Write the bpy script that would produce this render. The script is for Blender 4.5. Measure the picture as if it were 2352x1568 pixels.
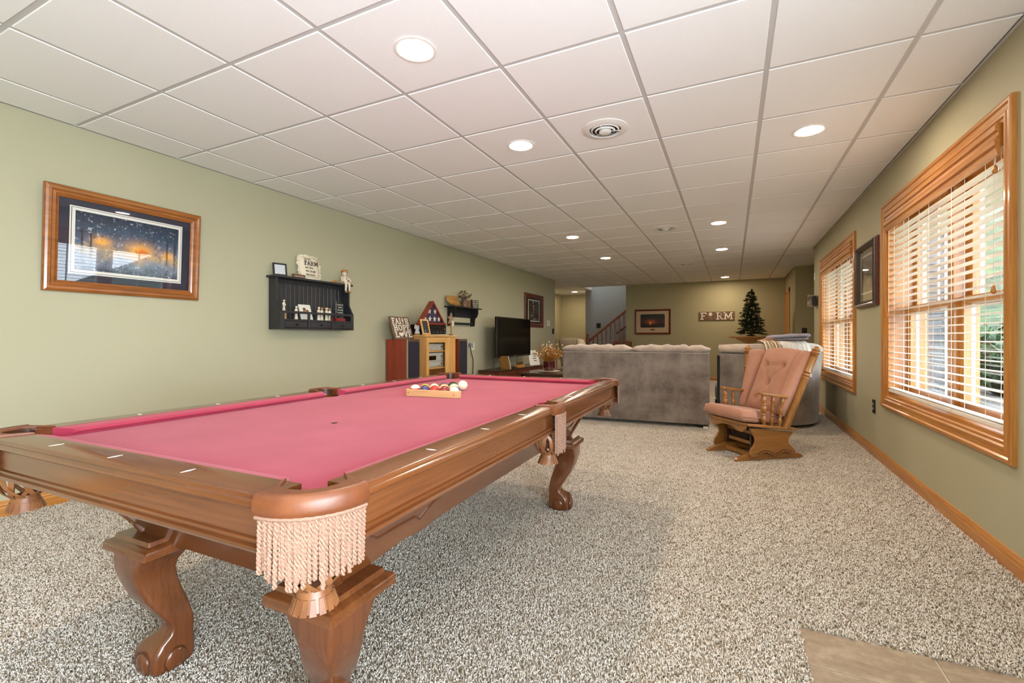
import bpy, bmesh, math, random
from mathutils import Vector, Matrix, Euler
random.seed(7)
PI = math.pi
S = bpy.context.scene
COL = S.collection
for o in list(bpy.data.objects): bpy.data.objects.remove(o)

# ------------------------------------------------------------------ camera, world, light, exposure
EYE = 1.05
cam = bpy.data.cameras.new('camera'); camo = bpy.data.objects.new('camera', cam); COL.objects.link(camo)
cam.sensor_width = 36.0; cam.lens = 1057.0 / 2352 * 36; cam.shift_y = -9.0 / 2352
cam.clip_start = 0.05; cam.clip_end = 200
camo.location = (0, 0, EYE); camo.rotation_euler = (PI / 2, 0, math.radians(25.57))
S.camera = camo
S.view_settings.view_transform = 'Standard'; S.view_settings.look = 'None'
S.view_settings.gamma = 1.0; S.view_settings.use_curve_mapping = False
S.view_settings.exposure = 0.65
w = bpy.data.worlds.new('overcast_sky'); S.world = w; w.use_nodes = True
bg = w.node_tree.nodes['Background']; bg.inputs[0].default_value = (0.78, 0.89, 1.0, 1); bg.inputs[1].default_value = 9.0
S.cycles.max_bounces = 8; S.cycles.diffuse_bounces = 5; S.cycles.glossy_bounces = 4
S.cycles.transparent_max_bounces = 16; S.cycles.transmission_bounces = 4
S.cycles.caustics_reflective = False; S.cycles.caustics_refractive = False
S.cycles.use_denoising = True
S.cycles.sample_clamp_indirect = 6.0
LAMP_E = 175.0            # recessed ceiling lamps
def area(name, loc, rot, sx, sy, power, color):
    l = bpy.data.lights.new(name, 'AREA'); l.shape = 'RECTANGLE'; l.size = sx; l.size_y = sy
    l.energy = power; l.color = color
    o = bpy.data.objects.new(name, l); COL.objects.link(o); o.location = loc; o.rotation_euler = rot
    return o
# daylight through the glazed patio door in the right wall, just behind the camera
area('patio_daylight', (1.20, -0.75, 1.05), (0, math.radians(142), 0), 1.95, 2.0, 185, (0.78, 0.89, 1.0))
area('stairwell_daylight', (-2.9, 12.85, 4.3), (0, 0, 0), 1.2, 0.7, 14, (1.0, 0.96, 0.90))

# ------------------------------------------------------------------ colour and materials
def lin(c):
    if isinstance(c, str): c = tuple(int(c[i:i + 2], 16) for i in (0, 2, 4))
    return tuple(((v / 255) / 12.92 if v / 255 <= .04045 else ((v / 255 + .055) / 1.055) ** 2.4) for v in c) + (1.0,)
class NT:
    def __init__(s, name):
        s.m = bpy.data.materials.new(name); s.m.use_nodes = True
        s.t = s.m.node_tree; s.n = s.t.nodes; s.b = s.n['Principled BSDF']; s.out = s.n['Material Output']
    def add(s, typ, **kw):
        n = s.n.new(typ)
        for k, v in kw.items():
            if k.startswith('i_'): n.inputs[k[2:].replace('_', ' ')].default_value = v
            else: setattr(n, k, v)
        return n
    def link(s, a, b): s.t.links.new(a, b)
    def coord(s, scale=(1, 1, 1), rot=(0, 0, 0), kind='Object', loc=(0, 0, 0)):
        c = s.add('ShaderNodeTexCoord'); m = s.add('ShaderNodeMapping')
        m.inputs['Scale'].default_value = scale; m.inputs['Rotation'].default_value = rot; m.inputs['Location'].default_value = loc
        s.link(c.outputs[kind], m.inputs['Vector']); return m.outputs['Vector']
    def noise(s, vec, scale=5, detail=4, rough=.55, dist=0):
        n = s.add('ShaderNodeTexNoise'); n.inputs['Scale'].default_value = scale; n.inputs['Detail'].default_value = detail
        n.inputs['Roughness'].default_value = rough; n.inputs['Distortion'].default_value = dist
        if vec is not None: s.link(vec, n.inputs['Vector'])
        return n.outputs['Fac']
    def ramp(s, fac, stops):
        r = s.add('ShaderNodeValToRGB'); e = r.color_ramp.elements
        while len(e) < len(stops): e.new(0.5)
        for q, (p, c) in zip(e, stops): q.position = p; q.color = lin(c) if not (isinstance(c, tuple) and len(c) == 4) else c
        s.link(fac, r.inputs['Fac']); return r.outputs['Color']
    def bump(s, h, strength=.2, dist=.01):
        b = s.add('ShaderNodeBump'); b.inputs['Strength'].default_value = strength; b.inputs['Distance'].default_value = dist
        s.link(h, b.inputs['Height']); s.link(b.outputs['Normal'], s.b.inputs['Normal'])
    def base(s, c):
        if isinstance(c, bpy.types.NodeSocket): s.link(c, s.b.inputs['Base Color'])
        else: s.b.inputs['Base Color'].default_value = lin(c)
    def set(s, rough=.5, metal=0, spec=.5, coat=0, coat_r=.05, sheen=0):
        i = s.b.inputs; i['Roughness'].default_value = rough; i['Metallic'].default_value = metal
        i['Specular IOR Level'].default_value = spec; i['Coat Weight'].default_value = coat; i['Coat Roughness'].default_value = coat_r
        i['Sheen Weight'].default_value = sheen
        return s.m
def plain(name, c, rough=.5, var=.0, scale=30, bump=0, **kw):
    t = NT(name)
    if var or bump:
        f = t.noise(t.coord(), scale, 4)
        if var:
            a = lin(c); lo = tuple(v * (1 - var) for v in a[:3]) + (1,); hi = tuple(min(1, v * (1 + var)) for v in a[:3]) + (1,)
            t.base(t.ramp(f, [(.3, lo), (.7, hi)]))
        else: t.base(c)
        if bump: t.bump(f, bump, .004)
    else: t.base(c)
    return t.set(rough, **kw)
def wood(name, light, mid, dark, axis=0, scale=1.0, rough=.35, coat=.3, ring=14, spec=.5, bump=.05):
    t = NT(name); sc = [9 * scale] * 3; sc[axis] = .7 * scale
    v = t.coord(tuple(sc)); n1 = t.noise(v, 2.2, 5, .6, .6)
    sc2 = [60 * scale] * 3; sc2[axis] = 2.0 * scale
    n2 = t.noise(t.coord(tuple(sc2)), 3, 3, .6)
    mx = t.add('ShaderNodeMix'); mx.data_type = 'FLOAT'; mx.inputs[0].default_value = .4
    t.link(n1, mx.inputs[2]); t.link(n2, mx.inputs[3])
    t.base(t.ramp(mx.outputs[0], [(.32, dark), (.5, mid), (.68, light)]))
    if bump: t.bump(n2, bump, .002)
    return t.set(rough, coat=coat, coat_r=.12, spec=spec)
M = {}
def wall_mat(name, c, c2):
    t = NT(name); f = t.noise(t.coord(kind='Object'), .8, 3); t.base(t.ramp(f, [(.3, c), (.7, c2)]))
    t.bump(t.noise(t.coord(), 260, 3), .10, .002); return t.set(.62, spec=.35)
M['wall'] = wall_mat('sage_paint', 'b1ac8f', 'b6b195')
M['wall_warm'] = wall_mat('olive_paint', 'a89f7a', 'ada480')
M['wall_grey'] = wall_mat('grey_paint', 'a09e98', 'a5a39d')
M['ext_plain'] = plain('masonry', 'b9b4aa', .9)
t = NT('ceiling_panel_white'); f = t.noise(t.coord(), 420, 2); t.base(t.ramp(f, [(.3, 'f0eeec'), (.7, 'f8f7f5')])); t.bump(f, .25, .002); M['ctile'] = t.set(.85, spec=.2)
M['crail'] = plain('ceiling_rail_paint', 'c6c3c0', .5)
M['white'] = plain('white_enamel', 'ece9e4', .4)
M['oakx'] = wood('honey_oak_x', 'cf9550', 'bd7f3a', '9c6027', 0)
M['oaky'] = wood('honey_oak_y', 'cf9550', 'bd7f3a', '9c6027', 1)
M['oakz'] = wood('honey_oak_z', 'cf9550', 'bd7f3a', '9c6027', 2)
M['cabx'] = wood('cabinet_oak_y', 'e3b878', 'd6a35f', 'b9853f', 1, 1.3)
M['cabz'] = wood('cabinet_oak_z', 'e3b878', 'd6a35f', 'b9853f', 2, 1.3)
M['tabx'] = wood('pool_maple_x', '784724', '67391b', '522c15', 0, .6, .22, .5, bump=.01)
M['taby'] = wood('pool_maple_y', '784724', '67391b', '522c15', 1, .6, .22, .5, bump=.01)
M['tabz'] = wood('pool_maple_z', '734122', '64371c', '4f2a15', 2, .6, .25, .5, bump=.01)
M['tabdark'] = plain('pool_bead_dark', '54301d', .35)
M['chairw'] = wood('glider_oak', 'b37c42', '9a6833', '784d25', 0, 1.2, .3, .4)
M['chairz'] = wood('glider_oak_z', 'b37c42', '9a6833', '784d25', 2, 1.2, .3, .4)
M['cherry'] = wood('cherry_veneer', 'a03e22', '8e311a', '722512', 2, .8, .35, .3)
M['redwood'] = wood('rail_oak', '95522b', '844420', '6a3418', 0, 1, .35, .3)
M['redwoodz'] = wood('rail_oak_z', '95522b', '844420', '6a3418', 2, 1, .35, .3)
M['mahog'] = wood('mahogany', '74321c', '642815', '4a1d0f', 1, 1, .3, .4)
M['framewood'] = wood('frame_oak', 'ad6a30', '95561f', '6f3d17', 1, 1.4, .28, .4)
M['darkwood'] = wood('dark_walnut', '4d3022', '3f261a', '2c1a12', 1, 1, .35, .3)
M['brownboard'] = wood('sign_board', '7d6146', '6d5239', '584029', 1, 1.2, .6, 0)
M['barkslab'] = wood('slab_wood', 'c99a55', 'b07f3d', '8a5c28', 1, 3, .6, 0)
M['rackw'] = wood('rack_maple', 'dcb383', 'd0a473', 'be9060', 0, 1, .4, .2)
t = NT('red_felt'); f = t.noise(t.coord(), 900, 2); f2 = t.noise(t.coord(), 6, 4)
mx = t.add('ShaderNodeMix'); mx.data_type = 'FLOAT'; mx.inputs[0].default_value = .5; t.link(f, mx.inputs[2]); t.link(f2, mx.inputs[3])
t.base(t.ramp(mx.outputs[0], [(.3, '962d42'), (.55, 'a0374c'), (.75, 'ad465a')])); t.bump(f, .15, .001); M['felt'] = t.set(.9, spec=.12, sheen=.15)
t = NT('leather'); f = t.noise(t.coord(), 14, 4); t.base(t.ramp(f, [(.3, '5c2f17'), (.7, '7c4420')])); t.bump(t.noise(t.coord(), 300, 2), .12, .001); M['leather'] = t.set(.45, coat=.12, coat_r=.25)
t = NT('net_leather'); f = t.noise(t.coord(), 20, 3); t.base(t.ramp(f, [(.3, '6b3f26'), (.7, '966239')])); M['netl'] = t.set(.4)
t = NT('cord'); f = t.noise(t.coord(), 500, 2); t.base(t.ramp(f, [(.3, '83604f'), (.7, 'aa8873')])); M['cord'] = t.set(.75, spec=.2)
M['pearl'] = plain('pearl_inlay', 'f0ece0', .3)
def suede(name, lo, hi, sheen=.4):
    t = NT(name); f = t.noise(t.coord(), 3.6, 7, .68); t.base(t.ramp(f, [(.36, lo), (.64, hi)])); t.bump(t.noise(t.coord(), 350, 2), .08, .001); return t.set(.88, spec=.12, sheen=sheen)
M['suede'] = suede('taupe_suede', '685c53', '92857a')
M['suede2'] = suede('taupe_suede_light', '94847a', 'b5a494')
M['pinkfab'] = suede('dusty_rose_fabric', 'aa7a64', 'b98872', .2)
M['beige'] = suede('beige_leather', 'b3a489', 'c1b298', .1)
M['black'] = plain('black_plastic', '131315', .35)
M['blackm'] = plain('black_matte', '0d0c0d', .7)
M['blackpaint'] = plain('black_distressed_paint', '29282b', .42, var=.25, scale=9)
M['screen'] = plain('screen_glass', '060607', .12, spec=.18)
M['grille'] = plain('speaker_cloth', '221d2a', .9, var=.3, scale=500)
M['chrome'] = plain('bright_metal', 'c9c9c9', .25, metal=1)
M['silver'] = plain('silver_faceplate', 'b9b8ac', .4, var=.12, scale=25)
M['greyp'] = plain('grey_plastic', '8c8c88', .5)
M['glowlamp'] = None
t = NT('lamp_diffuser'); e = t.add('ShaderNodeEmission'); e.inputs[0].default_value = (1.0, .81, .61, 1); e.inputs[1].default_value = LAMP_E; t.link(e.outputs[0], t.out.inputs[0]); M['glow'] = t.m
def glass(name, tint=(1, 1, 1, 1), boost=1.0):
    t = NT(name); tr = t.add('ShaderNodeBsdfTransparent'); tr.inputs[0].default_value = tint; g = t.add('ShaderNodeBsdfGlossy'); g.inputs['Roughness'].default_value = .015
    lw = t.add('ShaderNodeLayerWeight'); lw.inputs[0].default_value = .5; pw = t.add('ShaderNodeMath'); pw.operation = 'POWER'; pw.inputs[1].default_value = 5; t.link(lw.outputs['Facing'], pw.inputs[0])
    ma = t.add('ShaderNodeMath'); ma.operation = 'MULTIPLY_ADD'; ma.use_clamp = True; ma.inputs[1].default_value = .96 * boost; ma.inputs[2].default_value = .04 * boost; t.link(pw.outputs[0], ma.inputs[0])
    mxs = t.add('ShaderNodeMixShader'); t.link(ma.outputs[0], mxs.inputs[0])
    t.link(tr.outputs[0], mxs.inputs[1]); t.link(g.outputs[0], mxs.inputs[2]); t.link(mxs.outputs[0], t.out.inputs[0]); return t.m
M['glass'] = glass('window_glass'); M['picglass'] = glass('picture_glass', boost=.85); M['crystal'] = glass('crystal', (.8, .85, .85, 1), 2.0)
M['blind'] = None
t = NT('blind_slat_white'); t.base('f3ede4'); M['blind'] = t.set(.45)
t.b.inputs['Transmission Weight'].default_value = 0
M['cordw'] = plain('white_string', 'e9e0d2', .7)
M['slatfloor'] = plain('floor_underlay', 'c0b4a4', .95)
M['grout'] = plain('grout', 'bfb3a3', .9)
t = NT('floor_tile_stone'); f = t.noise(t.coord((1, 3, 1)), 6, 6, .65, .4); f2 = t.noise(t.coord(), 45, 3)
mx = t.add('ShaderNodeMix'); mx.data_type = 'FLOAT'; mx.inputs[0].default_value = .35; t.link(f, mx.inputs[2]); t.link(f2, mx.inputs[3])
t.base(t.ramp(mx.outputs[0], [(.32, '86735f'), (.5, '9b8772'), (.68, 'b3a08a')])); t.bump(f, .15, .003); M['stone'] = t.set(.45)
t = NT('carpet_yarn'); a = t.add('ShaderNodeAttribute'); a.attribute_name = 'Col'; t.link(a.outputs['Color'], t.b.inputs['Base Color']); M['yarn'] = t.set(.95, spec=.1, sheen=.2)
M['cream'] = plain('cream_ceramic', 'ddd0b8', .55, var=.12, scale=30)
M['tan'] = plain('tan_skin_paint', 'b08a62', .6)
M['brownhair'] = plain('brown_paint', '6b4a30', .7)
M['red'] = plain('deep_red', '8c1a16', .45)
M['letter'] = plain('letter_white', 'efe8d8', .6)
M['ink'] = plain('letter_black', '191512', .7)
M['pillowf'] = plain('cream_cotton', 'e6d9c0', .9, var=.06, scale=40)
M['quilt'] = NT('white_quilt')
t = M['quilt']; f = t.noise(t.coord(), 60, 3); t.base(t.ramp(f, [(.3, 'cfcac4'), (.7, 'e2ddd7')])); t.bump(f, .5, .006); M['quilt'] = t.set(.95, spec=.1)
M['greyblanket'] = plain('grey_blanket', '8d8996', .95, var=.15, scale=60, bump=.4)
M['scarf'] = plain('woven_scarf', '9a7f66', .95, var=.5, scale=60)
M['dried'] = plain('dried_stems', 'b3782f', .85, var=.3, scale=40)
M['dried2'] = plain('dried_heads_cream', 'dcc7a0', .85)
M['darkred'] = plain('burgundy_glaze', '4a1418', .12, coat=.6)
M['berry'] = plain('dark_berries', '4b2a20', .7, var=.4, scale=80)
M['metalpot'] = plain('rusty_milk_can', '6f5446', .45, metal=.4, var=.3, scale=25)
M['needle'] = plain('fir_needles', '36452a', .8, var=.6, scale=40)
M['tip'] = plain('pale_fir_tips', '6f7350', .8)
M['pine_light'] = plain('frosted_cone', 'cdb58c', .7)
M['paper'] = plain('white_card', 'e8e4da', .7)
M['matboard'] = plain('tan_matboard', 'c4a886', .8)
M['navymat'] = plain('navy_matboard', '1d2136', .7)
M['greymat'] = plain('grey_green_matboard', '8f8a72', .8)
M['darkmat'] = plain('dark_matboard', '1d1512', .7)
M['flagblue'] = plain('flag_navy_cloth', '29284a', .8, var=.15, scale=120)
M['switchbrown'] = plain('brown_wallplate', '2a1710', .4)
M['siding'] = plain('grey_lap_siding', '505459', .7, var=.06, scale=10)
M['gravel'] = plain('dark_gravel', '3d3a36', .95, var=.6, scale=18)
M['leaf'] = plain('garden_foliage', '2a4322', .8, var=.5, scale=9)
M['bank'] = plain('grassy_bank', '2f3a20', .95, var=.7, scale=2)
M['lawn'] = plain('lawn', '5b7a3c', .95, var=.4, scale=4)

# ------------------------------------------------------------------ mesh builder
class G:
    def __init__(s): s.v = []; s.f = []
    def add(s, vs, fs, m=None):
        k = len(s.v)
        s.v += [tuple(m @ Vector(p)) if m is not None else tuple(p) for p in vs]
        s.f += [tuple(i + k for i in f) for f in fs]; return s
    def box(s, a, b, m=None):
        (x0, y0, z0), (x1, y1, z1) = a, b
        x0, x1 = min(x0, x1), max(x0, x1); y0, y1 = min(y0, y1), max(y0, y1); z0, z1 = min(z0, z1), max(z0, z1)
        v = [(x0, y0, z0), (x1, y0, z0), (x1, y1, z0), (x0, y1, z0), (x0, y0, z1), (x1, y0, z1), (x1, y1, z1), (x0, y1, z1)]
        return s.add(v, [(0, 3, 2, 1), (4, 5, 6, 7), (0, 1, 5, 4), (1, 2, 6, 5), (2, 3, 7, 6), (3, 0, 4, 7)], m)
    def cbox(s, c, d, m=None):
        return s.box([c[i] - d[i] / 2 for i in range(3)], [c[i] + d[i] / 2 for i in range(3)], m)
    def loft(s, rings, cap=True, closed=True, m=None):
        n = len(rings[0]); vs = [p for r in rings for p in r]; fs = []
        for i in range(len(rings) - 1):
            for j in range(n if closed else n - 1):
                k = (j + 1) % n; fs.append((i * n + j, i * n + k, (i + 1) * n + k, (i + 1) * n + j))
        if cap: fs.append(tuple(reversed(range(n)))); fs.append(tuple((len(rings) - 1) * n + j for j in range(n)))
        return s.add(vs, fs, m)
    def prism(s, poly, d0, d1, axis=2, m=None):       # poly in the two other axes, extruded along axis
        def P(p, d): return {2: (p[0], p[1], d), 1: (p[0], d, p[1]), 0: (d, p[0], p[1])}[axis]
        return s.loft([[P(p, d0) for p in poly], [P(p, d1) for p in poly]], m=m)
    def lathe(s, prof, n=20, m=None, cap=True):        # prof: (r, z)
        return s.loft([[(r * math.cos(2 * PI * j / n), r * math.sin(2 * PI * j / n), z) for j in range(n)] for r, z in prof], cap=cap, m=m)
    def tube(s, pts, r, n=6, m=None, cap=True, flat=None):
        pts = [Vector(p) for p in pts]; rings = []; up = None
        for i, p in enumerate(pts):
            d = (pts[min(i + 1, len(pts) - 1)] - pts[max(i - 1, 0)]).normalized()
            if up is None: up = Vector((0, 0, 1)) if abs(d.z) < .9 else Vector((1, 0, 0))
            a = d.cross(up).normalized(); b = a.cross(d).normalized(); up = b
            rr = r[i] if isinstance(r, (list, tuple)) else r
            fa, fb = (flat if flat else (1, 1))
            rings.append([tuple(p + a * (rr * fa * math.cos(2 * PI * j / n)) + b * (rr * fb * math.sin(2 * PI * j / n))) for j in range(n)])
        return s.loft(rings, cap=cap, m=m)
    def ball(s, c, r, nu=14, nv=9, m=None):
        rx, ry, rz = r if isinstance(r, (list, tuple)) else (r, r, r)
        rings = []
        for i in range(nv + 1):
            a = -PI / 2 + PI * i / nv; q = max(math.cos(a), .02)
            rings.append([(c[0] + rx * q * math.cos(2 * PI * j / nu), c[1] + ry * q * math.sin(2 * PI * j / nu), c[2] + rz * math.sin(a)) for j in range(nu)])
        return s.loft(rings, m=m)
    def mesh(s, name, smooth=None):
        me = bpy.data.meshes.new(name); me.from_pydata(s.v, [], s.f); me.validate()
        b = bmesh.new(); b.from_mesh(me); bmesh.ops.recalc_face_normals(b, faces=b.faces); b.to_mesh(me); b.free()
        if smooth:
            for p in me.polygons: p.use_smooth = True
            try: me.set_sharp_from_angle(angle=math.radians(smooth))
            except Exception: pass
        return me
    def build(s, name, mat, parent=None, smooth=None, bevel=0, seg=2, loc=None, rot=None, subd=0):
        o = bpy.data.objects.new(name, s.mesh(name, smooth)); COL.objects.link(o)
        o.data.materials.append(M[mat] if isinstance(mat, str) else mat)
        if parent: o.parent = parent
        if loc: o.location = loc
        if rot: o.rotation_euler = rot
        if bevel:
            b = o.modifiers.new('bevel', 'BEVEL'); b.width = bevel; b.segments = seg; b.limit_method = 'ANGLE'; b.angle_limit = math.radians(40)
        if subd:
            d = o.modifiers.new('subdivision', 'SUBSURF'); d.levels = subd; d.render_levels = subd
        return o
def empty(name, loc=(0, 0, 0), rz=0, label=None, cat=None, group=None, kind=None, rot=None):
    o = bpy.data.objects.new(name, None); COL.objects.link(o); o.location = loc; o.rotation_euler = rot or (0, 0, rz); o.empty_display_size = .05
    return tag(o, label, cat, group, kind)
def tag(o, label=None, cat=None, group=None, kind=None):
    if label: o['label'] = label
    if cat: o['category'] = cat
    if group: o['group'] = group
    if kind: o['kind'] = kind
    return o
def kids(o): return [c for c in bpy.data.objects if c.parent == o]
def dup(o, parent=None, loc=None, rz=None, label=None):
    c = o.copy(); COL.objects.link(c)
    if parent: c.parent = parent
    if loc is not None: c.location = loc
    if rz is not None: c.rotation_euler = (0, 0, rz)
    if label: c['label'] = label
    for k in kids(o): dup(k, c)
    return c
def copy_part(o, parent, loc=None, rot=None, scale=None):
    c = o.copy(); COL.objects.link(c); c.parent = parent
    if loc is not None: c.location = loc
    if rot is not None: c.rotation_euler = rot
    if scale is not None: c.scale = scale
    return c
def struct(g, name, mat, parent=None, **kw):
    o = g.build(name, mat, parent, **kw)
    if parent is None: o['kind'] = 'structure'
    return o
def text_mesh(body, size, name, mat, parent, matrix, ext=.001, align='CENTER', spacing=1.0, shear=0, sx=1.0):
    c = bpy.data.curves.new(name, 'FONT'); c.body = body; c.size = size; c.extrude = ext; c.align_x = align; c.space_character = spacing; c.shear = shear; c.resolution_u = 2
    o = bpy.data.objects.new(name, c); COL.objects.link(o)
    dg = bpy.context.evaluated_depsgraph_get(); me = bpy.data.meshes.new_from_object(o.evaluated_get(dg))
    bpy.data.objects.remove(o); bpy.data.curves.remove(c)
    q = bpy.data.objects.new(name, me); COL.objects.link(q); me.materials.clear(); me.materials.append(M[mat]); q.parent = parent
    q.matrix_local = matrix @ Matrix.Diagonal((sx, 1, 1, 1))
    return q
def MX(xdir, ydir, origin):       # plane frame: text x -> xdir, text y -> ydir
    x = Vector(xdir).normalized(); y = Vector(ydir).normalized(); z = x.cross(y)
    return Matrix(((x.x, y.x, z.x, origin[0]), (x.y, y.y, z.y, origin[1]), (x.z, y.z, z.z, origin[2]), (0, 0, 0, 1)))
# slab-serif letters drawn from strokes in a 0..1 box (x, y)
def stroke(g, pts, w, d0, d1, m):
    for (x0, y0), (x1, y1) in zip(pts[:-1], pts[1:]):
        dx, dy = x1 - x0, y1 - y0; L = math.hypot(dx, dy) or 1; nx, ny = -dy / L * w / 2, dx / L * w / 2; ex, ey = dx / L * w * .2, dy / L * w * .2
        g.prism([(x0 - ex + nx, y0 - ey + ny), (x0 - ex - nx, y0 - ey - ny), (x1 + ex - nx, y1 + ey - ny), (x1 + ex + nx, y1 + ey + ny)], d0, d1, 2, m)
ser = lambda x, y, h=.16: [(x - h, y), (x + h, y)]
def arc(cx, cy, rx, ry, a0, a1, n=8): return [(cx + rx * math.cos(math.radians(a0 + (a1 - a0) * i / n)), cy + ry * math.sin(math.radians(a0 + (a1 - a0) * i / n))) for i in range(n + 1)]
GL = {
 'F': (.62, [[(.18, .04), (.18, .96)], [(.02, .95), (.6, .95), (.6, .8)], [(.18, .52), (.45, .52)], ser(.18, .05)], .16),
 'A': (.8, [[(.12, .05), (.38, .95), (.66, .05)], [(.2, .35), (.56, .35)], ser(.1, .05, .12), ser(.68, .05, .13)], .15),
 'I': (.36, [[(.18, .04), (.18, .96)], ser(.18, .95), ser(.18, .05)], .16),
 'T': (.66, [[(.33, .04), (.33, .96)], [(.04, .78), (.04, .95), (.62, .95), (.62, .78)], ser(.33, .05)], .15),
 'H': (.76, [[(.17, .04), (.17, .96)], [(.59, .04), (.59, .96)], [(.17, .5), (.59, .5)], ser(.17, .95, .14), ser(.17, .05, .14), ser(.59, .95, .14), ser(.59, .05, .14)], .15),
 'O': (.76, [arc(.38, .5, .29, .44, 0, 360, 20)], .16),
 'P': (.66, [[(.17, .04), (.17, .96)], [(.02, .95), (.36, .95)] + arc(.36, .7, .2, .25, 90, -90, 8) + [(.17, .45)], ser(.17, .05)], .15),
 'E': (.64, [[(.17, .04), (.17, .96)], [(.02, .95), (.58, .95), (.58, .8)], [(.17, .52), (.44, .52)], [(.02, .05), (.6, .05), (.6, .22)]], .15),
 'L': (.62, [[(.18, .04), (.18, .96)], ser(.18, .95), [(.02, .05), (.58, .05), (.58, .24)]], .16),
 'V': (.76, [[(.13, .95), (.38, .05), (.63, .95)], ser(.12, .95, .13), ser(.64, .95, .13)], .15),
 'R': (.76, [[(.17, .04), (.17, .96)], [(.02, .95), (.36, .95)] + arc(.36, .73, .2, .22, 90, -90, 8) + [(.17, .51)], [(.36, .5), (.62, .06)], ser(.17, .05), ser(.66, .05, .1)], .14),
 'M': (1.0, [[(.16, .05), (.2, .95), (.5, .2), (.8, .95), (.84, .05)], ser(.16, .05, .14), ser(.84, .05, .14), ser(.14, .95, .12), ser(.86, .95, .12)], .14),
}
def slab_word(word, h, width, mat, parent, m, name='letter', t=.003, custom=None):
    adv = sum((GL[c][0] if c in GL else .75) for c in word) + .08 * (len(word) - 1)
    sx = width / (adv * h); x = -width / 2
    for c in word:
        g = G()
        mm = m @ Matrix.Translation((x, 0, 0)) @ Matrix.Diagonal((h * sx, h, 1, 1))
        if c in GL:
            for st in GL[c][1]: stroke(g, st, GL[c][2], 0, t, mm)
        elif custom: custom(g, c, mm, t)
        x += ((GL[c][0] if c in GL else .75) + .08) * h * sx
        g.build(name, mat, parent)

# ================================================================== SETTING
WL, WR, H = -3.87, 1.14, 2.43
YB = 12.25                                   # far wall
# floor, stone tiles, carpet pile
floor = struct(G().box((-5.4, -2.5, -.2), (2.6, 15.0, -.014)), 'floor', 'slatfloor')
gx, gy = .22, 1.975                          # corner where carpet meets the stone
struct(G().box((gx, -2.4, -.02), (2.4, gy, -.0135)), 'grout_bed', 'grout', floor)
jx = [gx, .603, 1.06, 1.52, 1.98, 2.4]; jy = [gy, 1.763, 1.305, .847, .389, -.069, -.527, -.985, -1.443, -1.9, -2.36]
for i in range(len(jx) - 1):
    for j in range(len(jy) - 1):
        G().box((jx[i] + (.0 if i == 0 else .003), jy[j + 1] + .003, -.02), (jx[i + 1] - .003, jy[j] - (0 if j == 0 else .003), -.010)).build('stone_tile', 'stone', floor, bevel=.0015, seg=1)
def pile_patch(seed, size=.25, n=1450):
    r = random.Random(seed); vs, fs, cs = [], [], []
    pal = [lin(c) for c in ('e6ddd1', 'dacdbf', 'efe7dc', 'cbbcaa', 'cabbaa', 'e0d5c8', 'ebe2d6', 'a8967f', 'e4dacc', 'efe8de')]
    for i in range(n):
        x, y = r.random() * size, r.random() * size; a = r.random() * 2 * PI; c = r.choice(pal)
        L = r.uniform(.006, .012); ht = r.uniform(.008, .016); wd = r.uniform(.0016, .0026)
        dx, dy = math.cos(a), math.sin(a); curl = r.uniform(-.004, .004); k = len(vs)
        P = [(x, y, -.014), (x + dx * L * .5 - dy * curl, y + dy * L * .5 + dx * curl, -.014 + ht), (x + dx * L, y + dy * L, -.014 + ht * .72)]
        for q, (px, py, pz) in enumerate(P):
            ww = wd * (1.1, 1.0, .6)[q]
            vs += [(px - dy * ww, py + dx * ww, pz), (px + dy * ww, py - dx * ww, pz), (px + dx * ww * .2, py + dy * ww * .2, pz + ww * 1.5)]
        for q in range(2):
            for t in range(3):
                u = (t + 1) % 3; fs.append((k + q * 3 + t, k + q * 3 + u, k + q * 3 + 3 + u, k + q * 3 + 3 + t))
        fs.append((k + 6, k + 7, k + 8)); cs += [c] * 9
    me = bpy.data.meshes.new('carpet_tufts'); me.from_pydata(vs, [], fs)
    ca = me.color_attributes.new('Col', 'FLOAT_COLOR', 'POINT')
    ca.data.foreach_set('color', [q for c in cs for q in c])
    for p in me.polygons: p.use_smooth = True
    me.materials.append(M['yarn']); return me
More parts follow.
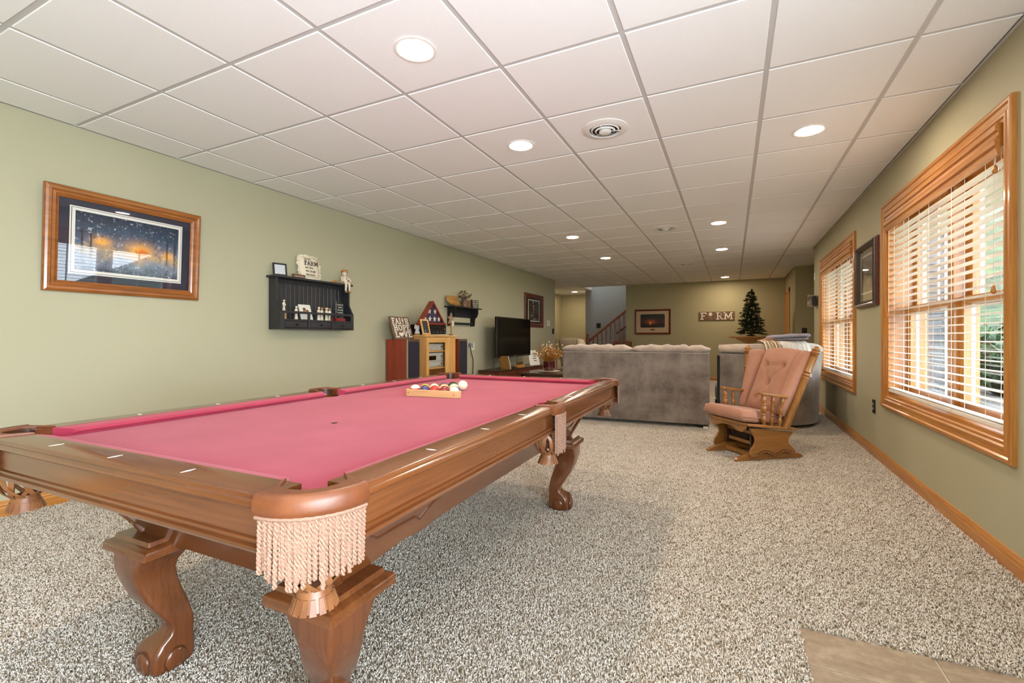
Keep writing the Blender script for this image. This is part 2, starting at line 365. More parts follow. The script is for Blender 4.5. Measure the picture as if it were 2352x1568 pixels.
# one carpet: the tuft patch is set on a grid of points by geometry nodes
def carpet():
    patch = bpy.data.objects.new('carpet_tuft_patch', pile_patch(3))     # source geometry, placed under the first cell
    pts = []
    nx0, nx1, ny0, ny1 = -22, 9, -9, 52
    for i in range(nx0, nx1):
        for j in range(ny0, ny1):
            x, y = gx + .25 * i, gy + .25 * j
            if x >= gx - 1e-6 and y < gy - 1e-6: continue
            if y > 8.5 and x > 1.0 and not (8.3 < y < 10.3): continue
            if y < -.3 or x < -5.2 or (x < -4.1 and y < 10.3) or y > 14.4: continue
            if x > 1.2 and y < 8.2: continue
            pts.append((x + .125, y + .125, 0))
    me = bpy.data.meshes.new('carpet_pile'); me.from_pydata(pts, [], [])
    o = bpy.data.objects.new('carpet_pile', me); COL.objects.link(o); o.parent = floor; o['kind'] = 'stuff'
    ng = bpy.data.node_groups.new('carpet_tufting', 'GeometryNodeTree')
    ng.interface.new_socket('Geometry', in_out='INPUT', socket_type='NodeSocketGeometry'); ng.interface.new_socket('Geometry', in_out='OUTPUT', socket_type='NodeSocketGeometry')
    gi = ng.nodes.new('NodeGroupInput'); go = ng.nodes.new('NodeGroupOutput')
    ip = ng.nodes.new('GeometryNodeInstanceOnPoints'); oi = ng.nodes.new('GeometryNodeObjectInfo'); oi.inputs['Object'].default_value = patch
    rv = ng.nodes.new('FunctionNodeRandomValue'); rv.data_type = 'INT'; rv.inputs[4].default_value = 0; rv.inputs[5].default_value = 3
    mu = ng.nodes.new('ShaderNodeMath'); mu.operation = 'MULTIPLY'; mu.inputs[1].default_value = PI / 2
    cb = ng.nodes.new('ShaderNodeCombineXYZ')
    L = ng.links.new
    L(gi.outputs[0], ip.inputs['Points']); L(oi.outputs['Geometry'], ip.inputs['Instance']); L(rv.outputs[2], mu.inputs[0]); L(mu.outputs[0], cb.inputs[2])
    L(cb.outputs[0], ip.inputs['Rotation']); L(ip.outputs[0], go.inputs[0])
    patch.data.transform(Matrix.Translation((-.125, -.125, 0)))
    md = o.modifiers.new('tufting', 'NODES'); md.node_group = ng
    return o
carpet()

# walls
def wall(g, name, mat): return struct(g, name, mat)
wall(G().box((WL - .15, -2.55, -.05), (WL, 10.5, H + .1)), 'wall_left', 'wall')
wall(G().box((-5.25, 10.35, -.05), (WL - .15, 10.5, H + .1)), 'wall_hall_near', 'wall_warm')
wall(G().box((-5.26, 10.5, -.05), (-5.11, 14.65, H + .1)), 'wall_hall_left', 'wall_warm')
wall(G().box((-5.26, 14.5, -.05), (-3.95, 14.65, H + .1)), 'wall_hall_end', 'wall_warm')
g = G(); g.box((-3.94, 13.3, -.05), (-.6, 13.42, 4.6)); g.box((-3.94, 13.42, -.05), (-3.82, 14.6, H + .1))
wall(g, 'wall_stairs', 'wall_grey')
g = G(); g.box((-2.53, YB, -.05), (1.1, YB + .12, H + .1)); wall(g, 'wall_far', 'wall_warm')
g = G(); g.box((-3.7, 12.13, H + .06), (-.6, 12.25, 4.6)); g.box((-.72, 12.25, H), (-.6, 13.3, 4.6)); g.box((-3.94, 12.25, H + .05), (-3.82, 13.3, 4.6)); wall(g, 'wall_stairwell_upper', 'wall_grey')
g = G(); g.box((1.1, 10.39, -.05), (1.22, YB + .12, H + .1)); g.box((1.22, 10.39, -.05), (2.4, 10.51, H + .1)); wall(g, 'wall_right_far', 'wall_warm')
g = G(); g.box((2.28, 8.3, -.05), (2.4, 10.39, H + .1)); wall(g, 'wall_recess', 'wall_warm')
W1 = (2.90, 4.69, .575, 2.04); W2 = (5.835, 7.70, .575, 2.04)      # window openings y0,y1,z0,z1
XO = 1.39
g = G()
g.box((WR, -2.55, -.05), (XO, -1.72, H + .1)); g.box((WR, -1.72, 2.06), (XO, .50, H + .1)); g.box((WR, .50, -.05), (XO, W1[0], H + .1)); g.box((WR, W1[1], -.05), (XO, W2[0], H + .1)); g.box((WR, W2[1], -.05), (XO, 8.41, H + .1)); g.box((XO, 8.29, -.05), (2.4, 8.41, H + .1))
for a in (W1, W2): g.box((WR, a[0], -.05), (XO, a[1], a[2])); g.box((WR, a[0], a[3]), (XO, a[1], H + .1))
wall(g, 'wall_right', 'wall')
g = G(); g.box((WL - .15, -2.55, -.05), (XO, -2.4, H + .1))
wall(g, 'wall_back', 'wall')
# ceiling: structure with tiles and rails as parts
ceil = struct(G().box((-5.3, -2.55, H + .02), (2.5, 12.13, H + .14)).box((-2.53, 12.13, H + .02), (2.5, 12.37, H + .14)), 'ceiling', 'white')
struct(G().box((-5.3, 12.13, H + .02), (-3.75, 14.7, H + .14)), 'ceiling_hall', 'white')
struct(G().box((-4.0, 12.1, 4.55), (-.5, 13.5, 4.7)), 'ceiling_stairwell', 'white')
X0, Y0, TS = .158, 1.480, .61
xs = [X0 + TS * k for k in range(-9, 3)]; ys = [Y0 + TS * k for k in range(-4, 19)]
def tile_mesh(cx0, cx1, cy0, cy1):
    e = .0118; b = .003
    g = G(); x0, x1, y0, y1 = cx0 + e, cx1 - e, cy0 + e, cy1 - e
    g.loft([[(x0, y0, .012), (x1, y0, .012), (x1, y1, .012), (x0, y1, .012)], [(x0, y0, -.001), (x1, y0, -.001), (x1, y1, -.001), (x0, y1, -.001)], [(x0 + b, y0 + b, -.004), (x1 - b, y0 + b, -.004), (x1 - b, y1 - b, -.004), (x0 + b, y1 - b, -.004)]])
    return g
cache = {}
for i in range(len(xs) - 1):
    for j in range(len(ys) - 1):
        a, b_, c, d = xs[i], xs[i + 1], ys[j], ys[j + 1]
        if c > 8.3 or True:
            lo = WL if d < 10.6 else -5.11
        hi = WR if not (8.3 < (c + d) / 2 < 10.4) else 2.28
        if c > 10.3: hi = 1.1
        a2, b2, d2 = max(a, lo), min(b_, hi), min(d, 12.25 if a > -2.4 else 12.13)
        if b2 - a2 < .05 or d2 - c < .05: continue
        key = (round(b2 - a2, 3), round(d2 - c, 3))
        if key not in cache: cache[key] = tile_mesh(0, b2 - a2, 0, d2 - c).mesh('ceiling_tile'); cache[key].materials.append(M['ctile'])
        o = bpy.data.objects.new('ceiling_tile', cache[key]); COL.objects.link(o); o.parent = ceil; o.location = (a2, c, H)
for x in xs:
    if x < -5.1 or x > 2.2: continue
    y0_, y1_ = (-1.2, 12.13) if WL < x < WR else ((10.5, 12.13) if x < WL else (8.4, 10.39))
    if -2.4 < x < 1.1: y1_ = 12.25
    struct(G().box((x - .012, y0_, H), (x + .012, y1_, H + .02)), 'ceiling_rail', 'crail', ceil)
for y in ys:
    if y > 12.1 or y < -1: continue
    struct(G().box((WL if y < 10.5 else -5.11, y - .012, H + .0005), (WR if not 8.41 < y < 10.39 else 2.28, y + .012, H + .02)), 'ceiling_rail', 'crail', ceil)
g = G(); g.box((WL, -1.2, H - .004), (WL + .022, 10.5, H + .02)); struct(g, 'ceiling_rail', 'crail', ceil)
g = G(); g.box((WR - .022, -1.2, H - .004), (WR, 8.41, H + .02)); struct(g, 'ceiling_rail', 'crail', ceil)
struct(G().box((-2.53, YB - .02, H - .004), (1.1, YB, H + .02)).box((-3.75, 12.11, H - .02), (-2.53, 12.13, H + .06)), 'trim_1', 'crail')
# baseboards with a moulded top
def baseboard(name, x0, y0, x1, y1, nx, ny):
    prof = [(0, 0), (.014, 0), (.014, .062), (.011, .068), (.012, .078), (.007, .088), (.004, .098), (0, .102)]
    g = G().loft([[(x0 + nx * p, y0 + ny * p, z - .012) for p, z in prof], [(x1 + nx * p, y1 + ny * p, z - .012) for p, z in prof]])
    ax = 'oaky' if abs(y1 - y0) > abs(x1 - x0) else 'oakx'
    return struct(g, name, ax)
baseboard('baseboard_left', WL, -2.3, WL, 10.5, 1, 0); baseboard('baseboard_right', WR, 1.9, WR, 8.41, -1, 0)
baseboard('baseboard_far', -2.53, YB, 1.1, YB, 0, -1); baseboard('baseboard_right_far', 1.1, 10.39, 1.1, 11.2, -1, 0)
baseboard('baseboard_recess', 1.22, 10.39, 2.28, 10.39, 0, -1); baseboard('baseboard_hall', -5.11, 14.5, -3.95, 14.5, 0, -1)
# door in the jog beside the far wall (casing only shows)
d1 = empty('door_1', (1.1, 11.7, 0), kind='structure')
struct(G().box((-.02, -.44, 0), (0, -.35, 2.10)), 'casing', 'oakz', d1, bevel=.004); struct(G().box((-.02, .35, 0), (0, .44, 2.10)), 'casing', 'oakz', d1, bevel=.004)
struct(G().box((-.02, -.44, 2.02), (0, .44, 2.12)), 'casing', 'oaky', d1, bevel=.004); struct(G().box((-.006, -.35, 0), (0, .35, 2.02)), 'door_leaf', 'oakz', d1)

d2 = empty('door_2', (WR, -.61, 0), kind='structure')
for y in (-1.11, 1.02): struct(G().box((.10, y, 0), (.16, y + .09, 2.06)), 'door_frame', 'oakz', d2)
struct(G().box((.10, -.045, 0), (.16, .045, 2.06)), 'door_frame', 'oakz', d2)
struct(G().box((.10, -1.11, 1.98), (.16, 1.11, 2.06)), 'door_frame', 'oaky', d2)
# windows: casing, jamb, sashes with panes, mullion
def window(name, a):
    y0, y1, z0, z1 = a; yc = (y0 + y1) / 2; zc = 1.275
    wnd = empty(name, (WR, yc, z0), kind='structure')
    T = Matrix.Translation((-WR, -yc, -z0))
    cw = .098
    def casing(p0, p1, q0, q1, mat):      # a mitred board with stepped profile: outer edge p0-p1, inner edge q0-q1 (y,z)
        steps = [(0, .020), (.10, .024), (.22, .024), (.30, .017), (.52, .015), (.60, .019), (.72, .019), (.80, .012), (.94, .011), (1, .006)]
        ring0 = []; ring1 = []
        for t_, h in steps:
            ring0.append((WR - h, p0[0] + (q0[0] - p0[0]) * t_, p0[1] + (q0[1] - p0[1]) * t_)); ring1.append((WR - h, p1[0] + (q1[0] - p1[0]) * t_, p1[1] + (q1[1] - p1[1]) * t_))
        ring0 += [(WR + .001, q0[0], q0[1]), (WR + .001, p0[0], p0[1])]; ring1 += [(WR + .001, q1[0], q1[1]), (WR + .001, p1[0], p1[1])]
        G().loft([ring0, ring1], m=T).build('casing', mat, wnd)
    A, B, C_, D = (y0 - cw, z0 - cw), (y1 + cw, z0 - cw), (y1 + cw, z1 + cw), (y0 - cw, z1 + cw)
    a_, b_, c_, d_ = (y0, z0), (y1, z0), (y1, z1), (y0, z1)
    casing(A, B, a_, b_, 'oaky'); casing(B, C_, b_, c_, 'oakz'); casing(C_, D, c_, d_, 'oaky'); casing(D, A, d_, a_, 'oakz')
    j = .016
    for g, mt in ((G().box((WR, y0, z0), (1.37, y0 + j, z1), T), 'oakz'), (G().box((WR, y1 - j, z0), (1.37, y1, z1), T), 'oakz'), (G().box((WR, y0 + j, z0), (1.37, y1 - j, z0 + j), T), 'oaky'), (G().box((WR, y0 + j, z1 - j), (1.37, y1 - j, z1), T), 'oaky')):
        g.build('jamb', mt, wnd)
    G().box((1.235, yc - .045, z0 + j), (1.36, yc + .045, z1 - j), T).build('mullion', 'oakz', wnd, bevel=.004)
    for (ya, yb) in ((y0 + j, yc - .045), (yc + .045, y1 - j)):
        for low in (True, False):
            za, zb = (z0 + j, zc + .025) if low else (zc - .025, z1 - j)
            xa, xb = (1.265, 1.300) if low else (1.305, 1.340)
            f = .052; g = G(); g.box((xa, ya, za), (xb, ya + f, zb), T); g.box((xa, yb - f, za), (xb, yb, zb), T)
            sh = g.build('sash', 'oakz', wnd, bevel=.003)
            g = G(); g.box((xa, ya + f, za), (xb, yb - f, za + (f + .02 if low else .045)), T); g.box((xa, ya + f, zb - .045), (xb, yb - f, zb), T); g.build('sash_rail', 'oaky', wnd, bevel=.003)
            G().box((xa + .016, ya + f - .004, za + .04), (xa + .018, yb - f + .004, zb - .04), T).build('pane', 'glass', sh)
            g = G(); q = .028
            g.box((xb, ya + f - q, za + .03), (xb + .02, ya + f, zb - .03), T); g.box((xb, yb - f, za + .03), (xb + .02, yb - f + q, zb - .03), T); g.box((xb, ya + f, za + .03), (xb + .02, yb - f, za + .05), T); g.box((xb, ya + f, zb - .05), (xb + .02, yb - f, zb - .03), T)
            g.build('outer_frame', 'white', sh)
            if not low:      # narrow white grille bar in the upper lights
                G().box((xa + .012, (ya + yb) / 2 - .008, za + .045), (xa + .022, (ya + yb) / 2 + .008, zb - .045), T).build('grille_bar', 'white', sh)
    return wnd
window('window_1', W1); window('window_2', W2)

# blinds hanging inside the casings
def blind(a, label, slats=27):
    y0, y1, z0, z1 = a; yc = (y0 + y1) / 2; hw = (y1 - y0) / 2 - .012
    b = empty('window_blind', (1.165, yc, z1), label=label, cat='blind', group='white slatted blinds in oak windows')
    prof = [(-.052, .012), (-.058, 0), (-.058, -.022), (-.046, -.028), (-.044, -.044), (-.052, -.052), (-.060, -.066), (-.060, -.088), (-.050, -.098), (-.056, -.108), (-.050, -.135), (-.040, -.138), (-.040, .012)]
    G().loft([[(x, -hw, z) for x, z in prof], [(x, hw, z) for x, z in prof]]).build('valance', 'oaky', b)
    G().box((-.04, -hw, -.10), (.0, -hw + .012, .012)).build('valance_return', 'oakx', b); G().box((-.04, hw - .012, -.10), (.0, hw, .012)).build('valance_return', 'oakx', b)
    G().box((-.025, -hw + .01, -.058), (.03, hw - .01, -.018)).build('head_rail', 'oaky', b)
    top, bot = -.155, -(z1 - z0) + .075; sl = None
    for k in range(slats):
        z = top + (bot - top) * k / (slats - 1)
        if sl is None:
            g = G(); P = [(-.025, -.0015), (-.012, .0008), (0, .0016), (.012, .0008), (.025, -.0015)]; th = .0026
            ring = [(x, zz) for x, zz in P] + [(x, zz - th) for x, zz in reversed(P)]
            g.loft([[(x, -hw + .012, zz) for x, zz in ring], [(x, hw - .012, zz) for x, zz in ring]])
            sl = g.build('slat', 'blind', b)
            sl.location = (0, 0, z); sl.rotation_euler = (0, math.radians(2), 0)
        else: copy_part(sl, b, (0, 0, z), (0, math.radians(2 - .5 * math.sin(k * 1.7)), 0))
    G().box((-.026, -hw + .012, bot - .034), (.026, hw - .012, bot - .012)).build('bottom_rail', 'blind', b, bevel=.003)
    for y in (-hw + .17, -hw * .36, hw * .02, hw * .44, hw - .17):
        g = G()
        for x in (-.029, .029): g.tube([(x, y, -.06), (x, y, bot - .03)], .0012, 4)
        g.build('ladder_cord', 'cordw', b)
    for y, L in ((-hw + .05, .18), (-hw + .065, .75), (hw - .06, .80)):
        c = G().tube([(-.036, y, -.10), (-.038, y, -L)], .0013, 4).build('pull_cord', 'cordw', b)
        G().lathe([(.003, .03), (.008, .022), (.012, .004), (.011, -.006), (.004, -.012)], 10).build('tassel', 'oakz', c, 60, loc=(-.038, y, -L - .02))
    return b
blind(W1, 'wide white slatted blind with oak valance in the near double window')
blind(W2, 'narrow-looking white slatted blind with oak valance in the far window behind the rocker')

# ceiling lights
def ceiling_light(x, y, label, z=H - .006):
    o = empty('ceiling_light', (x, y, z), label=label, cat='ceiling light', group='recessed ceiling lights')
    G().lathe([(.078, .006), (.078, .0), (.092, -.004), (.100, -.002), (.100, .006)], 32, cap=False).build('trim_ring', 'white', o, 40)
    G().lathe([(.079, -.0005), (.079, .002)], 32).build('diffuser', 'glow', o)
    return o
xc = lambda k: X0 + TS * (k + .5); yc_ = lambda k: Y0 + TS * (k + .5)
for x, y, lb in ((xc(-3), yc_(0), 'recessed ceiling light over the near part of the pool table, nearest the camera'),
                 (xc(-3), yc_(2), 'recessed ceiling light over the far end of the pool table'),
                 (xc(0), yc_(3), 'recessed ceiling light close to the right wall, near the big window'),
                 (xc(-4), yc_(7), 'recessed ceiling light left of the round vents, nearer of the left pair'),
                 (xc(-4), yc_(10), 'recessed ceiling light left of the round vents, farther of the left pair'),
                 (xc(-1), yc_(7), 'recessed ceiling light right of the vents, nearest of the row of three'),
                 (xc(-1), yc_(10), 'recessed ceiling light right of the vents, middle of the row of three'),
                 (xc(-1), yc_(16), 'recessed ceiling light right in front of the far wall, above the FARM board')):
    ceiling_light(x, y, lb)
ceiling_light(-4.34, 13.5, 'recessed ceiling light in the hallway left of the stairs', H + .014)
# round air vents
def vent(x, y, label):
    o = empty('ceiling_vent', (x, y, H - .006), label=label, cat='vent', group='round ceiling vents')
    G().lathe([(.150, .004), (.150, -.003), (.128, -.010), (.105, -.012), (.103, .0), (.103, .004)], 32, cap=False).build('flange', 'white', o, 50)
    G().lathe([(.102, .003), (.102, .001)], 24).build('duct', 'blackm', o)
    for r, dz in ((.084, -.010), (.058, -.016)):
        G().lathe([(r, -.002 + dz), (r + .009, dz + .006), (r + .007, dz + .008), (r - .003, dz)], 28, cap=False).build('cone_ring', 'white', o, 60)
    G().lathe([(.038, .0), (.040, -.022), (.032, -.027), (.015, -.029)], 24).build('centre_cone', 'white', o, 60)
    for k in range(3):
        a = k * 2 * PI / 3 + .4; G().tube([(.03 * math.cos(a), .03 * math.sin(a), -.012), (.104 * math.cos(a), .104 * math.sin(a), -.008)], .003, 5).build('bracket', 'white', o)
vent(xc(-2), yc_(2), 'large round white ceiling vent nearest the camera'); vent(xc(-2), yc_(7), 'round ceiling vent in the middle of the room'); vent(xc(-2), yc_(12), 'farthest round ceiling vent, near the stairs and far wall')
sd = empty('smoke_detector', (xc(-5), yc_(16), H - .006), label='flat round white smoke detector on the ceiling near the stairs', cat='smoke detector')
G().lathe([(.07, 0), (.07, -.012), (.055, -.028), (.02, -.03)], 24).build('housing', 'white', sd, 50); G().lathe([(.012, -.03), (.010, -.034)], 12).build('sensor', 'greyp', sd)

# ------------------------------------------------------------------ outside
struct(G().box((1.42, -4, -.2), (40, 60, .02)), 'ground', 'gravel')
struct(G().box((1.42, 12.6, -.1), (40, 60, .10)).box((4.6, -4, -.1), (40, 12.6, .12)), 'lawn', 'lawn')
g = G(); hp = [(13.0, .1), (15, .6), (18, 2.2), (24, 5.5), (34, 8.5), (34, -.2), (13, -.2)]
struct(g.prism(hp, 2.6, 34, 0), 'hillside', 'bank')
hw_ = empty('house_wing', (3.0, 10.2, .02), label='grey lap-sided house wing with white corner boards seen through the near window', cat='house')
for k in range(26):
    g = G(); z = .12 * k
    g.loft([[(-.36, 0, z), (-.36, -.022, z), (-.36, -.004, z + .12), (-.36, .02, z + .12)], [(.28, 0, z), (.28, -.022, z), (.28, -.004, z + .12), (.28, .02, z + .12)]]); g.build('siding_board', 'siding', hw_)
G().box((-.36, .0, 0), (.34, 2.2, 3.1)).build('wall_core', 'siding', hw_)
G().box((-.46, -.035, 0), (-.30, .05, 3.12)).build('corner_board', 'white', hw_); G().box((.24, -.035, 0), (.40, .05, 3.12)).build('corner_board', 'white', hw_)
G().box((-.6, -.3, 3.1), (.6, 2.4, 3.25)).build('eave', 'white', hw_)
far = empty('white_house', (2.0, 20.0, 0), label='bright white neighbouring house seen through the far window', cat='house')
for k in range(22): G().box((-2.6, -.02 - .006 * (k % 2), .2 * k), (1.9, .02, .2 * k + .195)).build('siding_board', 'white', far)
G().box((-2.6, .02, 0), (1.9, 4, 4.4)).build('wall_core', 'white', far)
def shrub(x, y, z, r, label, seed):
    rr = random.Random(seed); o = empty('shrub', (x, y, z), label=label, cat='shrub', group='garden shrubs outside the windows')
    g = G()
    for i in range(420):
        a, b = rr.uniform(0, 2 * PI), math.acos(rr.uniform(-.2, 1)); q = r * rr.uniform(.75, 1.05)
        c = Vector((q * math.sin(b) * math.cos(a), q * math.sin(b) * math.sin(a), q * math.cos(b) * .9 + r * .35))
        u = Vector((rr.uniform(-1, 1), rr.uniform(-1, 1), rr.uniform(-1, 1))).normalized() * r * .16; v = u.cross(Vector((rr.uniform(-1, 1), rr.uniform(-1, 1), 1))).normalized() * r * .09
        g.add([c - u, c + v, c + u, c - v], [(0, 1, 2, 3)])
    g.build('foliage', 'leaf', o); g = G(); g.ball((0, 0, r * .5), (r * .78, r * .78, r * .75), 12, 8); g.build('inner_foliage', 'leaf', o, 60)
    g = G(); g.tube([(0, 0, -.05), (0, 0, r * .6)], r * .08, 6); g.build('stem', 'darkwood', o)
for i, (x, y, r, lb) in enumerate(((4.6, 11.2, .75, 'round green shrub right of the house wing, in front'), (5.6, 13.6, 1.0, 'larger green shrub behind the round one'), (4.2, 8.3, .45, 'low green shrub near the gravel bed'), (8.2, 11.0, 1.3, 'big leafy shrub at the edge of the lawn'), (6.4, 8.8, .6, 'small shrub on the right of the lawn'))):
    shrub(x, y, .1, r, lb, 30 + i)
rk = random.Random(5)
for i, (x, y, r) in enumerate(((2.5, 6.3, .16), (2.9, 6.9, .2), (2.3, 5.4, .12), (3.3, 7.4, .22), (2.7, 7.8, .15))):
    g = G(); g.ball((0, 0, r * .4), (r, r * .8, r * .6), 9, 6)
    g.v = [(a + rk.uniform(-.02, .02), b + rk.uniform(-.02, .02), c + rk.uniform(-.02, .02)) for a, b, c in g.v]
    tag(g.build('rock', 'greyp', loc=(x, y, .02)), ('grey garden rock lying in the gravel, %s' % ('left of the group', 'middle of the group', 'nearest the house', 'farthest and largest', 'behind the middle one')[i]), 'rock', 'rocks in the gravel bed')

# ================================================================== POOL TABLE
pt = empty('pool_table', (-1.297, 1.755, 0), math.radians(.9), label='wooden pool table with red felt and fringed leather pockets', cat='pool table')
HW, HL, TZ = .664, 1.237, .777
NX, NY, BZ = HW - .122, HL - .122, .748          # cushion noses, bed height
def bed_outline(mx, my, rc, rs):
    out = []
    for (sx, sy) in ((1, 1), (-1, 1), (-1, -1), (1, -1)):
        c = (sx * (HW - .088), sy * (HL - .088)); base = math.degrees(math.atan2(-sy, -sx))
        arcp = [(c[0] + rc * math.cos(math.radians(base + a)), c[1] + rc * math.sin(math.radians(base + a))) for a in range(95, -96, -19)]
        if sx * sy > 0: pass
        first = (sx * mx, sy * (HL - .15)); last = (sx * (HW - .15), sy * my)
        seq = [first] + (arcp if sx * sy > 0 else arcp) + [last]
        if sx * sy < 0: seq = list(reversed([first] + list(reversed(arcp)) + [last]))
        out += seq
        if (sx, sy) == (-1, 1) or (sx, sy) == (1, -1):
            cx = sx * (HW - .045)
            pass
    return out
# bed cloth: one thick slab whose outline is notched at the six pockets
def bed():
    mx, my = HW - .075, HL - .075; rc, rs = .062, .058; pts = []
    def notch(cx, cy, r, a0, a1, n=10): return [(cx + r * math.cos(math.radians(a0 + (a1 - a0) * i / n)), cy + r * math.sin(math.radians(a0 + (a1 - a0) * i / n))) for i in range(n + 1)]
    q = HW - .085, HL - .085
    pts += notch(mx + .012, 0, rs, 250, 110); pts += notch(q[0], q[1], rc, 290, 160)
    pts += notch(-q[0], q[1], rc, 20, -110); pts += notch(-mx - .012, 0, rs, 70, -70)
    pts += notch(-q[0], -q[1], rc, 110, -20); pts += notch(q[0], -q[1], rc, 200, 70)
    return G().prism(pts, BZ - .03, BZ)
bed().build('bed_cloth', 'felt', pt)
G().box((-HW + .10, -HL + .10, BZ - .07), (HW - .10, HL - .10, BZ - .031)).build('slate_bed', 'tabdark', pt)
# six cushions with mitred ends
def cushion(axis, side, a, b, ma, mb):
    # axis 'y': runs along y on the side x = side*HW; a<b run limits at the wood edge, ma/mb mitre lengths
    half = HW if axis == 'y' else HL
    sec = [(.080, TZ - .001), (.095, TZ - .003), (.112, TZ - .007), (.121, TZ - .012), (.122, TZ - .016), (.112, TZ - .022), (.108, BZ - .001), (.080, BZ - .001)]
    r = []
    for end, mt in ((a, ma), (b, -mb)):
        ring = []
        for d, z in sec:
            t = (d - .080) / .042; run = end + mt * t; o = side * (half - d)
            ring.append((o, run, z) if axis == 'y' else (run, o, z))
        r.append(ring)
    G().loft(r).build('cushion', 'felt', pt, 50)
for s_ in (1, -1):
    cushion('y', s_, .052, HL - .150, .018, .045); cushion('y', s_, -HL + .150, -.052, .045, .018); cushion('x', s_, -HW + .150, HW - .150, .045, .045)
# six wooden rails with moulded, rounded outer edges
def rail(axis, side, a, b, mat):
    half = HW if axis == 'y' else HL
    sec = [(.080, TZ), (.010, TZ), (.006, TZ - .002), (.004, TZ - .005), (.004, TZ - .009), (-.001, TZ - .011), (-.003, TZ - .015), (-.003, TZ - .021), (.002, TZ - .026), (.010, TZ - .030), (.080, TZ - .030)]
    r = []; R = .034
    for t in (0, .004, .012, .024, .034):
        r.append((a + t, R - math.sqrt(max(R * R - (R - t) ** 2, 0))))
    r += [(b - (p - a), sh) for p, sh in reversed(r)]
    rings = []
    for run, sh in r:
        ring = []
        for d, z in sec:
            dd = d + sh * (1 if d < .05 else 0) * .8; o = side * (half - dd); ring.append((o, run, z) if axis == 'y' else (run, o, z))
        rings.append(ring)
    G().loft(rings).build('rail', mat, pt, 35)
for s_ in (1, -1):
    rail('y', s_, .046, HL - .112, 'taby'); rail('y', s_, -HL + .112, -.046, 'taby'); rail('x', s_, -HW + .112, HW - .112, 'tabx')
# sights
def sight(x, y, along):
    L, W_ = .015, .0038
    p = [(-W_, 0), (0, -L), (W_, 0), (0, L)] if along == 'y' else [(-L, 0), (0, -W_), (L, 0), (0, W_)]
    G().prism(p, TZ - .002, TZ + .0007).build('sight', 'pearl', pt, loc=(x, y, 0))
for s_ in (1, -1):
    for k in (-3, -2, -1, 1, 2, 3): sight(s_ * (HW - .042), k * .2794, 'x')
    for k in (-1, 0, 1): sight(k * .272, s_ * (HL - .042), 'y')
# aprons under the rails
def apron(axis, side, L, mat):
    half = (HW if axis == 'y' else HL) - .016
    sec = [(.0, TZ - .028), (.0, .696), (-.005, .693), (-.006, .689), (-.002, .686), (-.002, .684), (-.008, .681), (-.010, .676), (-.006, .670), (.004, .667), (.03, .667), (.03, TZ - .028)]
    rings = []
    for run in (-L, L): rings.append([(side * (half - d), run, z) if axis == 'y' else (run, side * (half - d), z) for d, z in sec])
    return G().loft(rings).build('apron', mat, pt, 35)
for s_ in (1, -1): apron('y', s_, HL - .078, 'taby'); apron('x', s_, HW - .078, 'tabx')
# tapering cabinet frame with arched lower edge and a carved bead
cx0, cy0 = -.013, .030
def frame_side(axis, side, mat):
    L0, L1 = (1.075, .955) if axis == 'y' else (.475, .405)       # half lengths at top and bottom
    o0, o1 = (.520, .392) if axis == 'y' else (1.115, .940); z0, z1 = .672, .395
    def pt_(u, z, off=0):
        t = (z0 - z) / (z0 - z1); o = (o0 + (o1 - o0) * t + off) * side
        return (o + cx0, u + cy0, z) if axis == 'y' else (u + cx0, o + cy0, z)
    n = 40; top = []; bot = []
    for i in range(n + 1):
        u = -1 + 2 * i / n; a = abs(u)
        zb = (.398 if axis == 'y' else .375) + ((.055 if axis == 'y' else .032) * min(1, (1 - a) / .30) ** .6 if a < 1 else 0) - .014 * math.exp(-((a - .62) / .06) ** 2)
        Lb = L0 + (L1 - L0) * (z0 - zb) / (z0 - z1); bot.append((u * Lb, zb)); top.append((u * L0, z0))
    g = G(); rings = []
    for (ut, zt), (ub, zb) in zip(top, bot):
        rings.append([pt_(ut, zt), pt_(ub, zb), pt_(ub, zb, -.022), pt_(ut, zt, -.022)])
    g.loft(rings); f = g.build('frame_side', mat, pt)
    # carved bead line following the arch
    p = []
    for i in range(61):
        u = -.97 + 1.94 * i / 60; a = abs(u)
        z = .650 - .13 * min(1, max(0, (.97 - a) / .12)) if a > .66 else .520 - .025 * math.exp(-((a - .66) / .05) ** 2) + .050 * math.sqrt(max(0, 1 - (a / .64) ** 2))
        L = L0 + (L1 - L0) * (z0 - z) / (z0 - z1); p.append(pt_(u * L, z, .0005))
    G().tube(p, .0035, 5).build('bead', 'tabdark', f)
for s_ in (1, -1): frame_side('y', s_, 'taby'); frame_side('x', s_, 'tabx')
# legs: lofted square sections, cap block, corner trim and toe pads
LX, LY = .365, .920
def rsec(cx, cy, h, z, r=.22, n=4):
    out = []
    for k, (sx, sy) in enumerate(((1, 1), (-1, 1), (-1, -1), (1, -1))):
        for i in range(n + 1):
            a = math.radians(90 * k + 90 * i / n); rr = h * r
            out.append((cx + sx * (h - rr) + rr * math.cos(a), cy + sy * (h - rr) + rr * math.sin(a), z))
    return out
LEGSEC = [(.395, .083, .010, .08), (.375, .077, .018, .1), (.36, .072, .024, .13), (.33, .0635, .0325, .2), (.305, .0585, .0325, .24), (.27, .0555, .0255, .26), (.23, .0525, .0135, .28), (.19, .0465, -.0035, .3), (.16, .0405, -.0155, .3), (.14, .035, -.024, .3), (.12, .034, -.027, .3), (.104, .039, -.022, .3), (.084, .053, -.008, .3), (.064, .060, -.003, .28), (.045, .0615, -.0015, .24), (.02, .062, 0, .24), (.006, .060, 0, .26), (0, .056, 0, .3)]
leg_mesh = None
